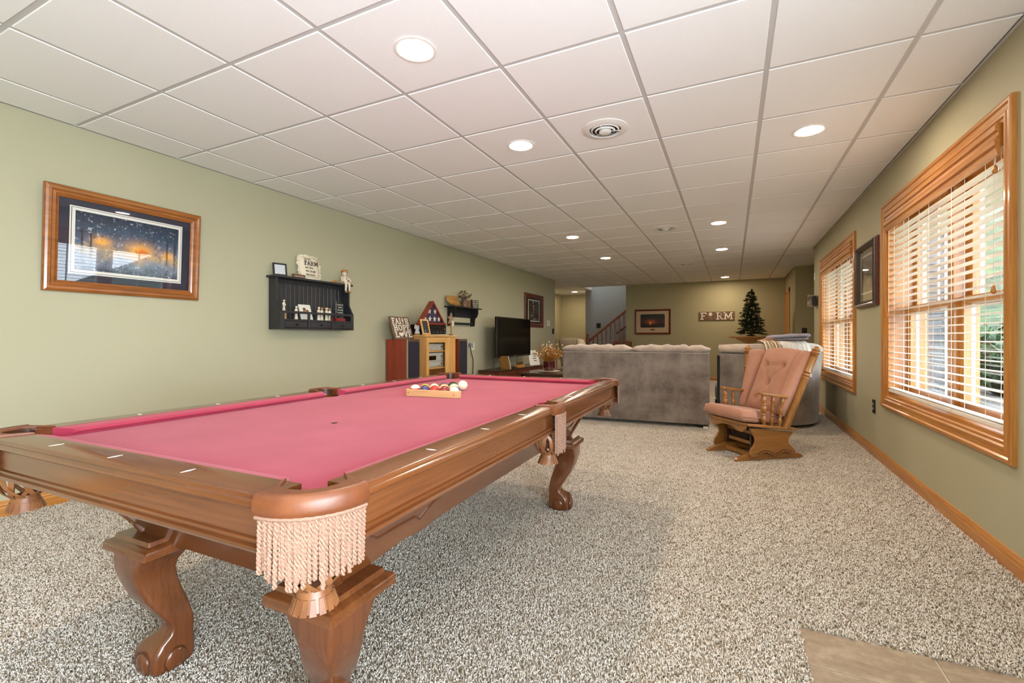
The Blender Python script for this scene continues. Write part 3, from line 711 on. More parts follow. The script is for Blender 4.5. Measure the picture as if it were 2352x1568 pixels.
for sx, sy in ((-1, -1), (1, -1), (1, 1), (-1, 1)):
    g = G(); g.loft([rsec(sx * d, sy * d, h, z, r) for z, h, d, r in LEGSEC])
    lg = g.build('leg', 'tabz', pt, 50, loc=(cx0 + sx * LX, cy0 + sy * LY, 0))
    g = G(); prof = [(.110, .388), (.1145, .392), (.1145, .412), (.110, .418), (.094, .424), (.090, .436)]
    g.loft([rsec(0, 0, .085, .384, .03)] + [rsec(0, 0, h, z, .04) for h, z in prof])
    g.build('leg_cap', 'tabx', lg, 40)
    # toe pads: a raised oval on each of the two outer faces, and on the inner ones
    for ax, sg in ((0, 1), (0, -1), (1, 1), (1, -1)):
        g = G(); c = .0
        th = [(.0, .0), (.0, .0)]
        pts = [(math.cos(2 * PI * i / 20), math.sin(2 * PI * i / 20)) for i in range(20)]
        rings = []
        for s1, dd in ((1.0, -.008), (1.0, .0015), (.93, .004), (.6, .0065), (.05, .0075)):
            ring = []
            for px, py in pts:
                u = px * .032 * s1; v = .030 + max(py, -.8) * .034 * s1
                ring.append((sx * c + sg * (.066 + dd), sy * c + u, v) if ax == 0 else (sx * c + u, sy * c + sg * (.0615 + dd), v))
            rings.append(ring)
        g.loft(rings).build('toe_pad', 'tabz', lg, 60)
        g = G(); ring = [((sx * c + sg * .0625, sy * c + px * .034, .030 + max(py, -.8) * .036) if ax == 0 else (sx * c + px * .034, sy * c + sg * .0625, .030 + max(py, -.8) * .036)) for px, py in pts]
        g.tube(ring + [ring[0]], .0018, 5); g.build('toe_groove', 'tabdark', lg)
    # slanted fluted corner trim above each leg
    B = Vector((sx * .405, sy * .953, .43)) - Vector((sx * LX, sy * LY, 0)); T_ = Vector((sx * .524, sy * 1.118, .672)) - Vector((sx * LX, sy * LY, 0))
    tr = G()
    rings = []
    for P_ in (B, T_):
        rings.append([(P_.x + sx * .006, P_.y - sy * .028, P_.z), (P_.x + sx * .010, P_.y - sy * .018, P_.z), (P_.x + sx * .006, P_.y - sy * .008, P_.z), (P_.x + sx * .010, P_.y + sy * .004, P_.z), (P_.x + sx * .004, P_.y + sy * .010, P_.z), (P_.x - sx * .008, P_.y + sy * .006, P_.z), (P_.x - sx * .018, P_.y + sy * .010, P_.z), (P_.x - sx * .028, P_.y + sy * .006, P_.z), (P_.x - sx * .02, P_.y - sy * .02, P_.z)])
    tr.loft(rings).build('corner_trim', 'tabz', lg)
# pockets
def rope_mesh(L=.13, R=.0034, turns=13):
    g = G(); n = 44
    for s0 in (0, PI):
        p = []
        for i in range(n + 1):
            a = s0 + 2 * PI * turns * i / n * .5; z = -L * i / n; rr = R * .62 * (1 - .1 * (i == n)); p.append((rr * math.cos(a), rr * math.sin(a), z))
        g.tube(p, [R * .78] * n + [R * .5], 5)
    me = g.mesh('fringe_cord', 70); me.materials.append(M['cord']); return me
ROPE = rope_mesh()
strap_cache = {}
def net_straps(parent, r0, z0, z1, n=9, seed=0):
    prof = lambda t: r0 * (1 + .12 * math.sin(PI * min(t * 1.4, 1))) * (1 - .50 * max(0, (t - .62) / .38) ** 1.6)
    for d in (1, -1):
        key = (d, r0, z0, z1)
        if key not in strap_cache:
            rings = []
            for i in range(13):
                t = i / 12; a = d * (t * 1.15 + .16 * math.sin(t * PI * 2)); r = prof(t) + .0012 * d; z = z0 + (z1 - z0) * t; wdt = .0062
                ta = wdt / max(r, .01)
                rings.append([((r + q) * math.cos(a + e), (r + q) * math.sin(a + e), z) for e, q in ((-ta, 0), (ta, 0), (ta, .0016), (-ta, .0016))])
            me = G().loft(rings).mesh('net_strap', 40); me.materials.append(M['netl']); strap_cache[key] = me
        for k in range(n):
            o = bpy.data.objects.new('net_strap', strap_cache[key]); COL.objects.link(o); o.parent = parent; o.rotation_euler = (0, 0, 2 * PI * k / n + seed)
    rt = prof(1)
    g = G().lathe([(rt * .95, z1 + .006), (rt * 1.02, z1), (rt * 1.12, z1 - .012), (rt * 1.42, z1 - .034), (rt * 1.36, z1 - .034), (rt * .9, z1 - .004)], 22, cap=False)
    g.build('net_collar', 'netl', parent, 50)
    for k in range(16):
        a = 2 * PI * k / 16; e = .12
        q = lambda aa, r_, z: (r_ * math.cos(aa), r_ * math.sin(aa), z)
        G().loft([[q(a - e, rt * 1.13, z1 - .012), q(a + e, rt * 1.13, z1 - .012), q(a + e, rt * 1.18, z1 - .012), q(a - e, rt * 1.18, z1 - .012)], [q(a - e * 1.15, rt * 1.46, z1 - .037), q(a + e * 1.15, rt * 1.46, z1 - .037), q(a + e * 1.15, rt * 1.52, z1 - .037), q(a - e * 1.15, rt * 1.52, z1 - .037)]]).build('net_tassel', 'netl', parent)
def corner_pocket(sx, sy):
    p = empty('pocket', (sx * HW, sy * HL, 0)); p.parent = pt
    R = .116; O = (-sx * R, -sy * R)
    out = []
    for i in range(15):
        a = math.radians(-4 + 98 * i / 14); out.append((O[0] + sx * (R + .005) * math.sin(a), O[1] + sy * (R + .005) * math.cos(a)))
    ic = (-sx * .098, -sy * .098); inn = []
    for i in range(13):
        a = math.radians(118 - 146 * i / 12); inn.append((ic[0] + sx * .060 * math.sin(a), ic[1] + sy * .060 * math.cos(a)))
    tip1, tip2 = (-sx * .086, -sy * .158), (-sx * .158, -sy * .086)
    poly = out + [tip1] + inn + [tip2]
    top = G().prism(poly, TZ - .002, TZ + .006)
    top.build('leather_cover', 'leather', p, bevel=.003)
    band = G(); rings = []
    for (x, y) in out:
        dx, dy = x - O[0], y - O[1]; L = math.hypot(dx, dy); nx, ny = dx / L, dy / L
        rings.append([(x + nx * q, y + ny * q, z) for q, z in ((-.012, TZ + .0065), (-.004, TZ + .008), (.003, TZ + .004), (.006, TZ - .006), (.007, TZ - .020), (.005, TZ - .030), (.0, TZ - .033), (-.012, TZ - .030))])
    band.loft(rings).build('leather_band', 'leather', p, 60)
    lin_ = G(); rings = []
    for (x, y) in inn: 
        nx, ny = (x - ic[0]) / .060, (y - ic[1]) / .060
        rings.append([(x, y, TZ), (x + nx * .004, y + ny * .004, TZ), (x + nx * .003, y + ny * .003, .69), (x - nx * .002, y - ny * .002, .69)])
    lin_.loft(rings).build('pocket_lining', 'darkwood', p, 60)
    n = 36
    for i in range(n):
        a = math.radians(0 + 90 * i / (n - 1)); r = R + .0045 + (.0015 if i % 2 else -.001)
        o = bpy.data.objects.new('fringe_cord', ROPE); COL.objects.link(o); o.parent = p
        o.location = (O[0] + sx * r * math.sin(a), O[1] + sy * r * math.cos(a), TZ - .031); o.scale = (1, 1, 0.90 * (.9 + .2 * random.random()) * (.86 + .14 * math.sin(PI * i / (n - 1))))
        o.rotation_euler = (random.uniform(-.03, .03), random.uniform(-.03, .03), random.uniform(0, 3))
    br = []
    for i in range(25):
        a = math.radians(-2 + 94 * i / 24); r = R + .0075; br.append((O[0] + sx * r * math.sin(a), O[1] + sy * r * math.cos(a), TZ - .0335 + .0008 * (i % 2)))
    G().tube(br, .0042, 6).build('braid', 'cord', p, 60)
    nb = empty('net_basket', (-sx * .088, -sy * .088, 0)); nb.parent = p; nb.rotation_euler = (0, 0, .3)
    return p, nb
def basket(parent, loc, r0, z0, z1, seed):      # straps are sub-parts of the pocket
    m0 = Matrix.Translation(loc)
    before = set(bpy.data.objects)
    net_straps(parent, r0, z0, z1, 9, seed)
    for o in set(bpy.data.objects) - before: o.location = loc
for sx in (1, -1):
    for sy in (1, -1):
        p, nb = corner_pocket(sx, sy); bpy.data.objects.remove(nb)
        basket(p, (-sx * .088, -sy * .088, 0),   .058, .70, .590, sx + sy * 2)
def side_pocket(sx):
    p = empty('pocket', (sx * HW, 0, 0)); p.parent = pt
    ic = (-sx * .052, 0); inn = [(ic[0] + sx * .047 * math.sin(math.radians(a)), .047 * math.cos(math.radians(a))) for a in range(160, 19, -14)]
    out = [(-sx * .082, .072), (-sx * .07, .078), (sx * .004, .060), (sx * .012, .040), (sx * .014, 0), (sx * .012, -.040), (sx * .004, -.060), (-sx * .07, -.078), (-sx * .082, -.072)]
    G().prism(out + inn, TZ - .002, TZ + .006).build('leather_cover', 'leather', p, bevel=.003)
    rings = []
    for y in [-.062 + .124 * i / 10 for i in range(11)]:
        b = .014 * (1 - (abs(y) / .066) ** 3)
        rings.append([(sx * (b + q), y, z) for q, z in ((-.02, TZ + .006), (-.003, TZ + .008), (.003, TZ + .003), (.005, TZ - .012), (.003, TZ - .034), (-.012, TZ - .034))])
    G().loft(rings).build('leather_band', 'leather', p, 60)
    rings = []
    for (x, y) in inn:
        nx, ny = (x - ic[0]) / .047, (y - ic[1]) / .047
        rings.append([(x, y, TZ), (x + nx * .004, y + ny * .004, TZ), (x + nx * .004, y + ny * .004, .69), (x, y, .69)])
    G().loft(rings).build('pocket_lining', 'darkwood', p, 60)
    for i in range(13):
        y = -.056 + .112 * i / 12
        o = bpy.data.objects.new('fringe_cord', ROPE); COL.objects.link(o); o.parent = p
        o.location = (sx * (.012 * (1 - (abs(y) / .066) ** 3) + .001 + .002 * (i % 2)), y, TZ - .033); o.scale = (1, 1, 1.12 * random.uniform(.92, 1.12)); o.rotation_euler = (0, 0, random.uniform(0, 3))
    G().tube([(sx * (.0145 * (1 - (abs(y) / .066) ** 3) + .003), y, TZ - .035) for y in [-.06 + .12 * i / 12 for i in range(13)]], .004, 6).build('braid', 'cord', p, 60)
    basket(p, (-sx * .048, 0, 0), .056, .68, .575, .5)
side_pocket(1); side_pocket(-1)
for u, v in ((.02, -.559),):
    tag(G().lathe([(.0, BZ), (.011, BZ), (.011, BZ + .0006), (.0, BZ + .0006)], 18).build('foot_spot', 'black', pt, loc=(u, v, 0)))

# rack and balls
rackp = empty('ball_rack', (-1.375, 1.925, BZ), math.radians(5.5), label='pale wooden triangle rack around the balls on the red felt', cat='rack')
BR = .0286; tri_h = .305 * math.sqrt(3) / 2
def rack_part(p0, p1, name='rack_side'):
    (x0, y0), (x1, y1) = p0, p1; d = Vector((x1 - x0, y1 - y0)).normalized(); n = Vector((-d.y, d.x)) * .0065
    G().prism([(x0 - n.x, y0 - n.y), (x1 - n.x, y1 - n.y), (x1 + n.x, y1 + n.y), (x0 + n.x, y0 + n.y)], .0005, .036).build(name, 'rackw', rackp, bevel=.003)
A_, B_, C_2 = (-.163, -.0), (.163, -.0), (0, .283)
lerp = lambda p, q, t: (p[0] + (q[0] - p[0]) * t, p[1] + (q[1] - p[1]) * t)
for P_, Q_ in ((A_, B_), (B_, C_2), (C_2, A_)): rack_part(lerp(P_, Q_, .06), lerp(P_, Q_, .94))
for P_, Q_, R_ in ((A_, B_, C_2), (B_, C_2, A_), (C_2, A_, B_)): rack_part(lerp(Q_, P_, .07), lerp(Q_, R_, .07), 'rack_corner')
for x_ in (-.13, .13): G().lathe([(.0, 0), (.003, 0), (.003, .0005)], 10, m=Matrix.Translation((x_, -.0066, .018)) @ Matrix.Rotation(PI / 2, 4, 'X')).build('rivet', 'chrome', rackp)
BC = {1: ('e0b52c', 'yellow'), 2: ('2b3f7e', 'blue'), 3: ('b3362b', 'red'), 4: ('4a3a66', 'purple'), 5: ('d9752c', 'orange'), 6: ('2c5c3a', 'green'), 7: ('8a2a25', 'maroon'), 8: ('17171a', 'black')}
def ball_mat(n):
    t = NT('ball_%s' % n)
    if n == 0: t.base('efe3c3')
    elif n <= 8: t.base(BC[n][0])
    else:
        c = t.add('ShaderNodeTexCoord'); s_ = t.add('ShaderNodeSeparateXYZ'); t.link(c.outputs['Object'], s_.inputs[0]); ab = t.add('ShaderNodeMath'); ab.operation = 'ABSOLUTE'; t.link(s_.outputs[2], ab.inputs[0])
        gt = t.add('ShaderNodeMath'); gt.operation = 'GREATER_THAN'; gt.inputs[1].default_value = .0145; t.link(ab.outputs[0], gt.inputs[0])
        t.base(t.ramp(gt.outputs[0], [(.49, BC[n - 8][0]), (.51, 'efe3c3')]))
    return t.set(.08, coat=.5)
ballmesh = G().ball((0, 0, 0), BR, 28, 18)
def ball(n, loc, rot, label):
    o = ballmesh.build('cue_ball' if n == 0 else 'billiard_ball', ball_mat(n), None, 180, loc=loc, rot=rot)
    tag(o, label, 'ball', None if n == 0 else 'racked billiard balls'); return o
order = [[(11, 'r1'), (4, ''), (3, ''), (7, ''), (12, '')], [(1, ''), (9, ''), (10, ''), (13, '')], [(14, ''), (5, ''), (15, '')], [(2, ''), (6, '')], [(8, '')]]
cosr, sinr = math.cos(math.radians(5.5)), math.sin(math.radians(5.5))
rows = ['front row of the rack, against the front bar', 'second row of the rack', 'third row of the rack', 'fourth row of the rack', 'apex of the rack']
rots = {11: (0.15, .1, 0), 12: (1.2, .9, 0), 10: (.3, 0, 0), 13: (.35, 0, 0), 9: (.2, 0, 0), 14: (1.3, 0, .4), 15: (.6, .5, 0)}
for r, row in enumerate(order):
    for c, (n, _) in enumerate(row):
        lx = (c - (len(row) - 1) / 2) * 2 * BR * 1.01; ly = .037 + r * BR * 1.735 * 1.01
        nm = ('striped %s and cream' % BC[n - 8][1]) if n > 8 else 'solid %s' % BC[n][1]
        if n == 11: nm = 'cream-topped red striped'
        ball(n, (-1.375 + lx * cosr - ly * sinr, 1.925 + lx * sinr + ly * cosr, BZ + BR), rots.get(n, (.5, .3, n)), '%s billiard ball, %s' % (nm, rows[r]))
ball(0, (-1.392, 2.255, BZ + BR), (0, 0, 0), 'plain cream cue ball behind the rack, right of the other balls')

# ================================================================== GLIDER ROCKER
ch = empty('glider_rocker', (.17, 4.70, 0), math.radians(218.5), label='oak glider rocker with dusty rose tufted cushions and turned posts', cat='rocking chair')
def runner(y):
    pr = [(-.335, 0), (.335, 0), (.34, .012), (.32, .030), (.26, .045), (.18, .062), (.10, .085), (-.10, .085), (-.18, .062), (-.26, .045), (-.32, .030), (-.34, .012)]
    G().prism([(x, z) for x, z in pr], y - .018, y + .018, 1).build('runner', 'chairw', ch, bevel=.004)
runner(.185); runner(-.185)
for x, z in ((.13, .03), (-.13, .03), (0, .05)): G().box((x - .018, -.17, z - .018), (x + .018, .17, z + .018)).build('stretcher', 'chairw', ch, bevel=.003)
for y in (.185, -.185):
    for x in (.085, -.085): G().tube([(x, y * .86, .075), (x + .02, y * .86, .215)], .012, 6, flat=(1.4, .6)).build('swing_arm', 'darkwood', ch)
G().box((-.16, -.165, .085), (.16, -.15, .20)).build('mechanism_plate', 'darkwood', ch); G().box((-.16, .15, .085), (.16, .165, .20)).build('mechanism_plate', 'darkwood', ch)
for x, z in ((.12, .13), (-.12, .16), (.10, .215)): G().box((x - .012, -.20, z - .014), (x + .012, .20, z + .014)).build('cross_rail', 'chairw', ch, bevel=.002)
TILT = .125
dz = lambda x: .335 - (.30 - x) * TILT
deck = [(.30, -.20), (.27, -.265), (-.20, -.27), (-.24, -.24), (-.24, .24), (-.20, .27), (.27, .265), (.30, .20)]
G().loft([[(x, y, dz(x) - .024) for x, y in deck], [(x * 1.01, y * 1.01, dz(x) - .012) for x, y in deck], [(x, y, dz(x)) for x, y in deck]]).build('seat_deck', 'chairw', ch, bevel=.003)
ap = [(-.235, 0), (.235, 0), (.225, -.03), (.19, -.062), (.15, -.062), (.11, -.045), (.06, -.032), (0, -.03), (-.06, -.032), (-.11, -.045), (-.15, -.062), (-.19, -.062), (-.225, -.03)]
G().prism([(y, z) for y, z in ap], .255, .275, 0, Matrix.Translation((0, 0, dz(.265) - .022))).build('front_apron', 'chairw', ch, bevel=.002)
sp = [(.235, .285), (-.20, .235), (-.185, .215), (-.155, .18), (-.15, .155), (-.17, .125), (-.20, .10), (-.225, .07), (-.225, .048), (-.205, .038), (-.175, .045), (-.145, .065), (-.105, .068), (-.06, .05), (-.02, .038), (.02, .05), (.06, .07), (.10, .07), (.145, .048), (.19, .038), (.22, .042), (.235, .065), (.225, .10), (.20, .13), (.18, .165), (.185, .20), (.215, .245)]
for y in (.222, -.240):
    pnl = G().prism(sp, y, y + .018, 1).build('side_panel', 'chairw', ch, bevel=.003)
    yy = y + (.0185 if y > 0 else -.0005)
    wv = [(-.185, .062), (-.16, .078), (-.125, .09), (-.09, .086), (-.05, .064), (-.02, .056), (.01, .062), (.05, .086), (.09, .092), (.13, .08), (.165, .06)]
    G().tube([(x, yy, z) for x, z in wv], .003, 5).build('carved_line', 'darkwood', pnl)
def spindle(p0, p1, r, name='spindle'):
    p0, p1 = Vector(p0), Vector(p1); L = (p1 - p0).length; d = (p1 - p0).normalized()
    pr = [(.45, 0), (.55, .03), (.62, .08), (.95, .16), (1.0, .22), (.6, .30), (.5, .33), (.8, .36), (.55, .39), (.75, .44), (1.0, .52), (.95, .60), (.6, .66), (.8, .69), (.6, .72), (.85, .78), (.95, .84), (.7, .92), (.45, 1)]
    m = Matrix.Translation(p0) @ Vector((0, 0, 1)).rotation_difference(d).to_matrix().to_4x4()
    return G().lathe([(r * a, L * b) for a, b in pr], 12, m).build(name, 'chairz', ch, 60)
for sy in (1, -1):
    az = lambda x: .585 - (.12 - x) * .14
    yo, yi = sy * .275, sy * .205
    arm = [(.135, yo - sy * .006), (.145, yo - sy * .02), (.145, yi + sy * .015), (.13, yi), (-.10, yi + sy * .012), (-.205, yi + sy * .02), (-.205, yo - sy * .012), (-.03, yo)]
    G().loft([[(x, y, az(x) - .024) for x, y in arm], [(x, y, az(x)) for x, y in arm]]).build('armrest', 'chairw', ch, bevel=.006)
    spindle((.095, sy * .235, dz(.095) - .005), (.105, sy * .243, az(.1) - .02), .026, 'arm_post')
    spindle((.02, sy * .238, dz(.02) - .005), (.01, sy * .245, az(.01) - .02), .018); spindle((-.055, sy * .240, dz(-.055) - .005), (-.085, sy * .247, az(-.085) - .02), .018)
def post(p0, p1, r, fin=True):
    p0, p1 = Vector(p0), Vector(p1); L = (p1 - p0).length; d = (p1 - p0).normalized()
    pr = [(r, 0), (r, .60 * L), (r * 1.15, .615 * L), (r * .7, .635 * L), (r * 1.1, .65 * L), (r * 1.1, .66 * L), (r * .7, .675 * L), (r * 1.12, .69 * L), (r, .71 * L), (r * 1.05, .86 * L), (r * 1.2, .875 * L), (r * .75, .885 * L), (r * 1.2, .895 * L)]
    if fin: pr += [(r * .8, .902 * L), (r * 1.25, .915 * L), (r * 1.3, .925 * L), (r * .9, .94 * L), (r * 1.15, .955 * L), (r * 1.0, .97 * L), (r * .5, .985 * L), (r * .55, .992 * L), (r * .2, L)]
    m = Matrix.Translation(p0) @ Vector((0, 0, 1)).rotation_difference(d).to_matrix().to_4x4()
    return G().lathe(pr, 14, m).build('back_post', 'chairz', ch, 50)
post((-.105, .255, .27), (-.335, .352, .975), .028); post((-.115, -.255, .27), (-.245, -.352, .972), .027)
post((-.17, -.15, .27), (-.385, -.195, .962), .019); post((-.17, .15, .27), (-.355, .195, .86), .019, False)
G().box((-.36, -.19, .74), (-.335, .19, .79)).build('back_rail', 'chairw', ch, bevel=.004)
def cushion_grid(P, nu, nv, name, mat, thick_dir=None, back=.03):
    front = [[P(i / nu, j / nv, 0) for i in range(nu + 1)] for j in range(nv + 1)]
    rear = [[P(i / nu, j / nv, 1) for i in range(nu + 1)] for j in range(nv + 1)]
    g = G(); W = nu + 1
    vs = [p for r in front for p in r] + [p for r in rear for p in r]; off = W * (nv + 1); fs = []
    for j in range(nv):
        for i in range(nu):
            a = j * W + i; fs.append((a, a + 1, a + W + 1, a + W)); fs.append((off + a, off + a + W, off + a + W + 1, off + a + 1))
    for i in range(nu): fs.append((i, off + i, off + i + 1, i + 1)); a = nv * W + i; fs.append((a, a + 1, off + a + 1, off + a))
    for j in range(nv): a = j * W; fs.append((a, a + W, off + a + W, off + a)); a = j * W + nu; fs.append((a, off + a, off + a + W, a + W))
    g.add(vs, fs); return g.build(name, mat, ch, 180)
tufts = [(.27, .72), (.78, .72), (.52, .44), (.3, .18), (.75, .2)]
def backP(u, v, rear):
    y = -.185 + .385 * u; x = -.085 - .245 * v; z = .375 + .56 * v + (.018 * math.sin(PI * u) if v > .95 else 0)
    e = min(u, 1 - u, v, 1 - v); puff = .055 * (1 - math.exp(-e * 14)) + .012
    for a, b in tufts:
        d = math.hypot((u - a) * .7, v - b); puff -= .034 * math.exp(-(d / .045) ** 2); 
    for (a, b), (c, d_) in ((tufts[0], tufts[1]), (tufts[0], tufts[2]), (tufts[1], tufts[2]), (tufts[2], tufts[3]), (tufts[2], tufts[4])):
        L2 = (c - a) ** 2 + (d_ - b) ** 2; t_ = max(0, min(1, ((u - a) * (c - a) + (v - b) * (d_ - b)) / L2)); dd = math.hypot((u - a - t_ * (c - a)) * .7, v - b - t_ * (d_ - b)); puff -= .012 * math.exp(-(dd / .022) ** 2)
    k = puff if not rear else -.035
    return (x + k * .91, y, z + k * .40)
cushion_grid(backP, 30, 36, 'back_cushion', 'pinkfab')
def wingP(sy):
    def f(u, v, rear):
        top = Vector((-.30, sy * .325, .925)) if sy > 0 else Vector((-.228, -.318, .925)); bot = Vector((-.06, sy * .25, .385)); ti = Vector((-.325, sy * .192, .925)); bi = Vector((-.075, sy * .19, .385))
        p = (bi * (1 - v) + ti * v) * (1 - u) + (bot * (1 - v) + top * v) * u
        if v > .9: p.z += .012 * math.sin(PI * u)
        e = min(u, 1 - u, v, 1 - v); puff = .042 * (1 - math.exp(-e * 9)) + .006
        k = puff if not rear else -.03
        n = Vector((.86, -sy * .36, .36)); return tuple(p + n * k)
    return f
for sy in (1, -1): cushion_grid(wingP(sy), 10, 22, 'wing_cushion', 'pinkfab')
def seatP(u, v, rear):
    x = -.10 + .425 * v; w_ = .20 + .065 * min(1, max(0, (v - .52) / .12)); y = -w_ + 2 * w_ * u
    e = min(u, 1 - u, v, 1 - v); q = (1 - (1 - min(1, e / .13)) ** 3) ** .55; base = dz(x) + .006
    if rear: return (x, y * (.97 + .03 * q), base + .012 * (1 - q))
    return (x + (.012 if v > .9 else 0), y, base + .022 + .082 * q)
cushion_grid(seatP, 22, 20, 'seat_cushion', 'pinkfab')
pip = [(.325 * 1.0, -.255 + .51 * i / 12, dz(.325) + .052) for i in range(13)]
G().tube([(-.02, -.262, dz(-.02) + .055), (.15, -.266, dz(.15) + .055), (.30, -.262, dz(.3) + .052)] + pip + [(.30, .262, dz(.3) + .052), (.15, .266, dz(.15) + .055)], .0035, 5).build('piping', 'pinkfab', ch, 60)

# ================================================================== SOFA SECTIONS
sf = empty('reclining_sofa', (-1.105, 5.697, 0), math.radians(3.5), label='taupe suede reclining sofa seen from behind, beyond the pool table', cat='sofa')
SW = .875
def superrect(w, h, z, n=6, r=.04, x0=0, y0=0):
    return [(x0 + p[0], y0 + p[1], z) for p in [(w / 2 - r + r * math.cos(a), h / 2 - r + r * math.sin(a)) for a in [i * PI / 2 / n for i in range(n + 1)]] + [(-w / 2 + r + r * math.cos(a), h / 2 - r + r * math.sin(a)) for a in [PI / 2 + i * PI / 2 / n for i in range(n + 1)]] + [(-w / 2 + r + r * math.cos(a), -h / 2 + r + r * math.sin(a)) for a in [PI + i * PI / 2 / n for i in range(n + 1)]] + [(w / 2 - r + r * math.cos(a), -h / 2 + r + r * math.sin(a)) for a in [1.5 * PI + i * PI / 2 / n for i in range(n + 1)]]]
G().loft([superrect(2 * SW, .20, z, r=.03, y0=.10) for z in (.045, .06, .3, .6, .86, .872)]).build('back_panel', 'suede', sf, 50)
G().tube([(-SW + .01, -.002, .868), (SW - .01, -.002, .868)], .006, 6).build('welt_seam', 'suede2', sf)
def head_pillow(xa, xb, name='head_cushion'):
    n = 26; rings = []
    for i in range(n + 1):
        t = i / n; x = xa + (xb - xa) * t; e = 1 - abs(2 * t - 1) ** 7
        wr = .008 * (math.sin(t * 31) + .6 * math.sin(t * 57 + 1)) - .013 * sum(math.exp(-((t - q) / .012) ** 2) for q in (.36, .55, .73))
        hh = (.058 + wr * .8) * (.35 + .65 * e); dd = .145 * (.75 + .25 * e)
        rings.append([(x, .135 + dd * math.cos(a) * (1 if math.cos(a) > 0 else .96), .905 + hh * math.sin(a)) for a in [2 * PI * k / 18 for k in range(18)]])
    return G().loft(rings).build(name, 'suede2', sf, 180)
head_pillow(-SW - .01, -.012); head_pillow(.002, SW + .01)
for xa, xb in ((-SW + .10, -.01), (.01, SW - .10)):
    G().box((xa, .20, .40), (xb, .40, .88)).build('back_cushion', 'suede', sf, bevel=.05, seg=4); G().box((xa, .28, .26), (xb, .93, .47)).build('seat_cushion', 'suede', sf, bevel=.05, seg=4)
for sx in (1, -1): G().box((sx * SW, .12, .05), (sx * (SW - .20), .95, .62)).build('arm', 'suede', sf, bevel=.06, seg=4)
G().box((-SW + .05, .1, .05), (SW - .05, .90, .27)).build('base', 'blackm', sf)
for x in (-SW + .08, SW - .13):
    for y in (.06, .82): G().box((x, y, 0), (x + .06, y + .06, .05)).build('foot', 'black', sf)
G().box((SW - .07, -.012, .0), (SW - .015, .03, .022)).build('foot_glide', 'paper', sf)
# curved corner section beside the far window
cs = empty('corner_sofa_section', (.45, 6.4, 0), label='curved corner section of the taupe sofa, its back to the far window', cat='sofa')
pth = [(-.13, 5.885), (.08, 5.91), (.30, 5.965), (.50, 6.05), (.68, 6.165), (.81, 6.30), (.90, 6.46), (.95, 6.66), (.97, 6.9), (.975, 7.2), (.975, 7.5)]
def pnorm(i):
    a = Vector(pth[max(i - 1, 0)]); b = Vector(pth[min(i + 1, len(pth) - 1)]); d = (b - a).normalized(); return Vector((d.y, -d.x))
def fsweep(prof, ts):
    r = []
    for t in ts:
        lo = min(int(t), len(pth) - 2); f_ = t - lo; n = (pnorm(lo) * (1 - f_) + pnorm(lo + 1) * f_).normalized(); x = pth[lo][0] * (1 - f_) + pth[lo + 1][0] * f_; y = pth[lo][1] * (1 - f_) + pth[lo + 1][1] * f_
        r.append([(x + n.x * d - .45, y + n.y * d - 6.4, z) for d, z in prof])
    return r
def sweep(prof, i0, i1, off=(0, 0)):
    r = []
    for i in range(i0, i1 + 1):
        n = pnorm(i); r.append([(pth[i][0] + n.x * d - .45, pth[i][1] + n.y * d - 6.4, z) for d, z in prof])
    return r
G().loft(sweep([(0, .045), (.004, .3), (.02, .6), (.045, .85), (.045, .862), (-.19, .862), (-.20, .045)], 0, 10)).build('back_panel', 'suede', cs, 50)
rol = [(.045 - .125 + .13 * math.cos(a), .895 + (.085 if math.sin(a) > 0 else .035) * math.sin(a)) for a in [2 * PI * k / 18 for k in range(18)]]
rr_ = sweep(rol, 0, 10)
for k_, s__ in ((0, .80), (1, .96)):
    c = Vector([sum(p[q] for p in rr_[k_]) / 18 for q in range(3)]); rr_[k_] = [tuple(c + (Vector(p) - c) * s__) for p in rr_[k_]]
G().loft(rr_).build('head_cushion', 'suede2', cs, 180)
G().loft(sweep([(-.20, .26), (-.20, .47), (-.62, .47), (-.62, .26)], 0, 10)).build('seat_cushion', 'suede', cs, bevel=.04, seg=3)
G().loft(sweep([(-.03, .045), (-.03, .26), (-.6, .26), (-.6, .045)], 0, 10)).build('base', 'blackm', cs)
for x, y in ((-.08, 6.0), (.62, 6.25), (.88, 7.3), (.3, 7.3)): G().box((x - .48, y - 6.43, 0), (x - .42, y - 6.37, .046)).build('foot', 'black', cs)
G().box((-.61, -.52, .05), (-.575, .3, .84)).build('side_panel', 'blackm', cs)
# quilt, scarf and folded blanket laid over the corner back
q_ = empty('quilt', (.45, 6.4, 0), label='white quilted throw draped over the rounded corner of the sofa back', cat='quilt')
qp = [(.062, .60), (.060, .72), (.064, .84), (.058, .90), (.035, .965), (-.01, .992), (-.09, 1.0), (-.16, .985), (-.21, .94), (-.225, .80), (-.235, .80), (-.222, .95), (-.165, .998), (-.09, 1.014), (-.005, 1.007), (.043, .977), (.068, .905), (.074, .84), (.070, .72), (.072, .60)]
g = G(); rr_ = fsweep(qp, [2.85 + .15 * k for k in range(13)]); g.loft(rr_); g.build('cloth', 'quilt', q_, 50)
for k in range(1, 6):
    G().tube(fsweep(qp, [2.85 + .3 * k])[0][11:], .004, 5).build('stitch_line', 'pillowf', q_, 60)
sc_ = empty('woven_scarf', (.45, 6.4, 0), label='brown and cream woven scarf with fringe hanging beside the white quilt', cat='scarf')
P0 = pth[2]; n_ = pnorm(2)
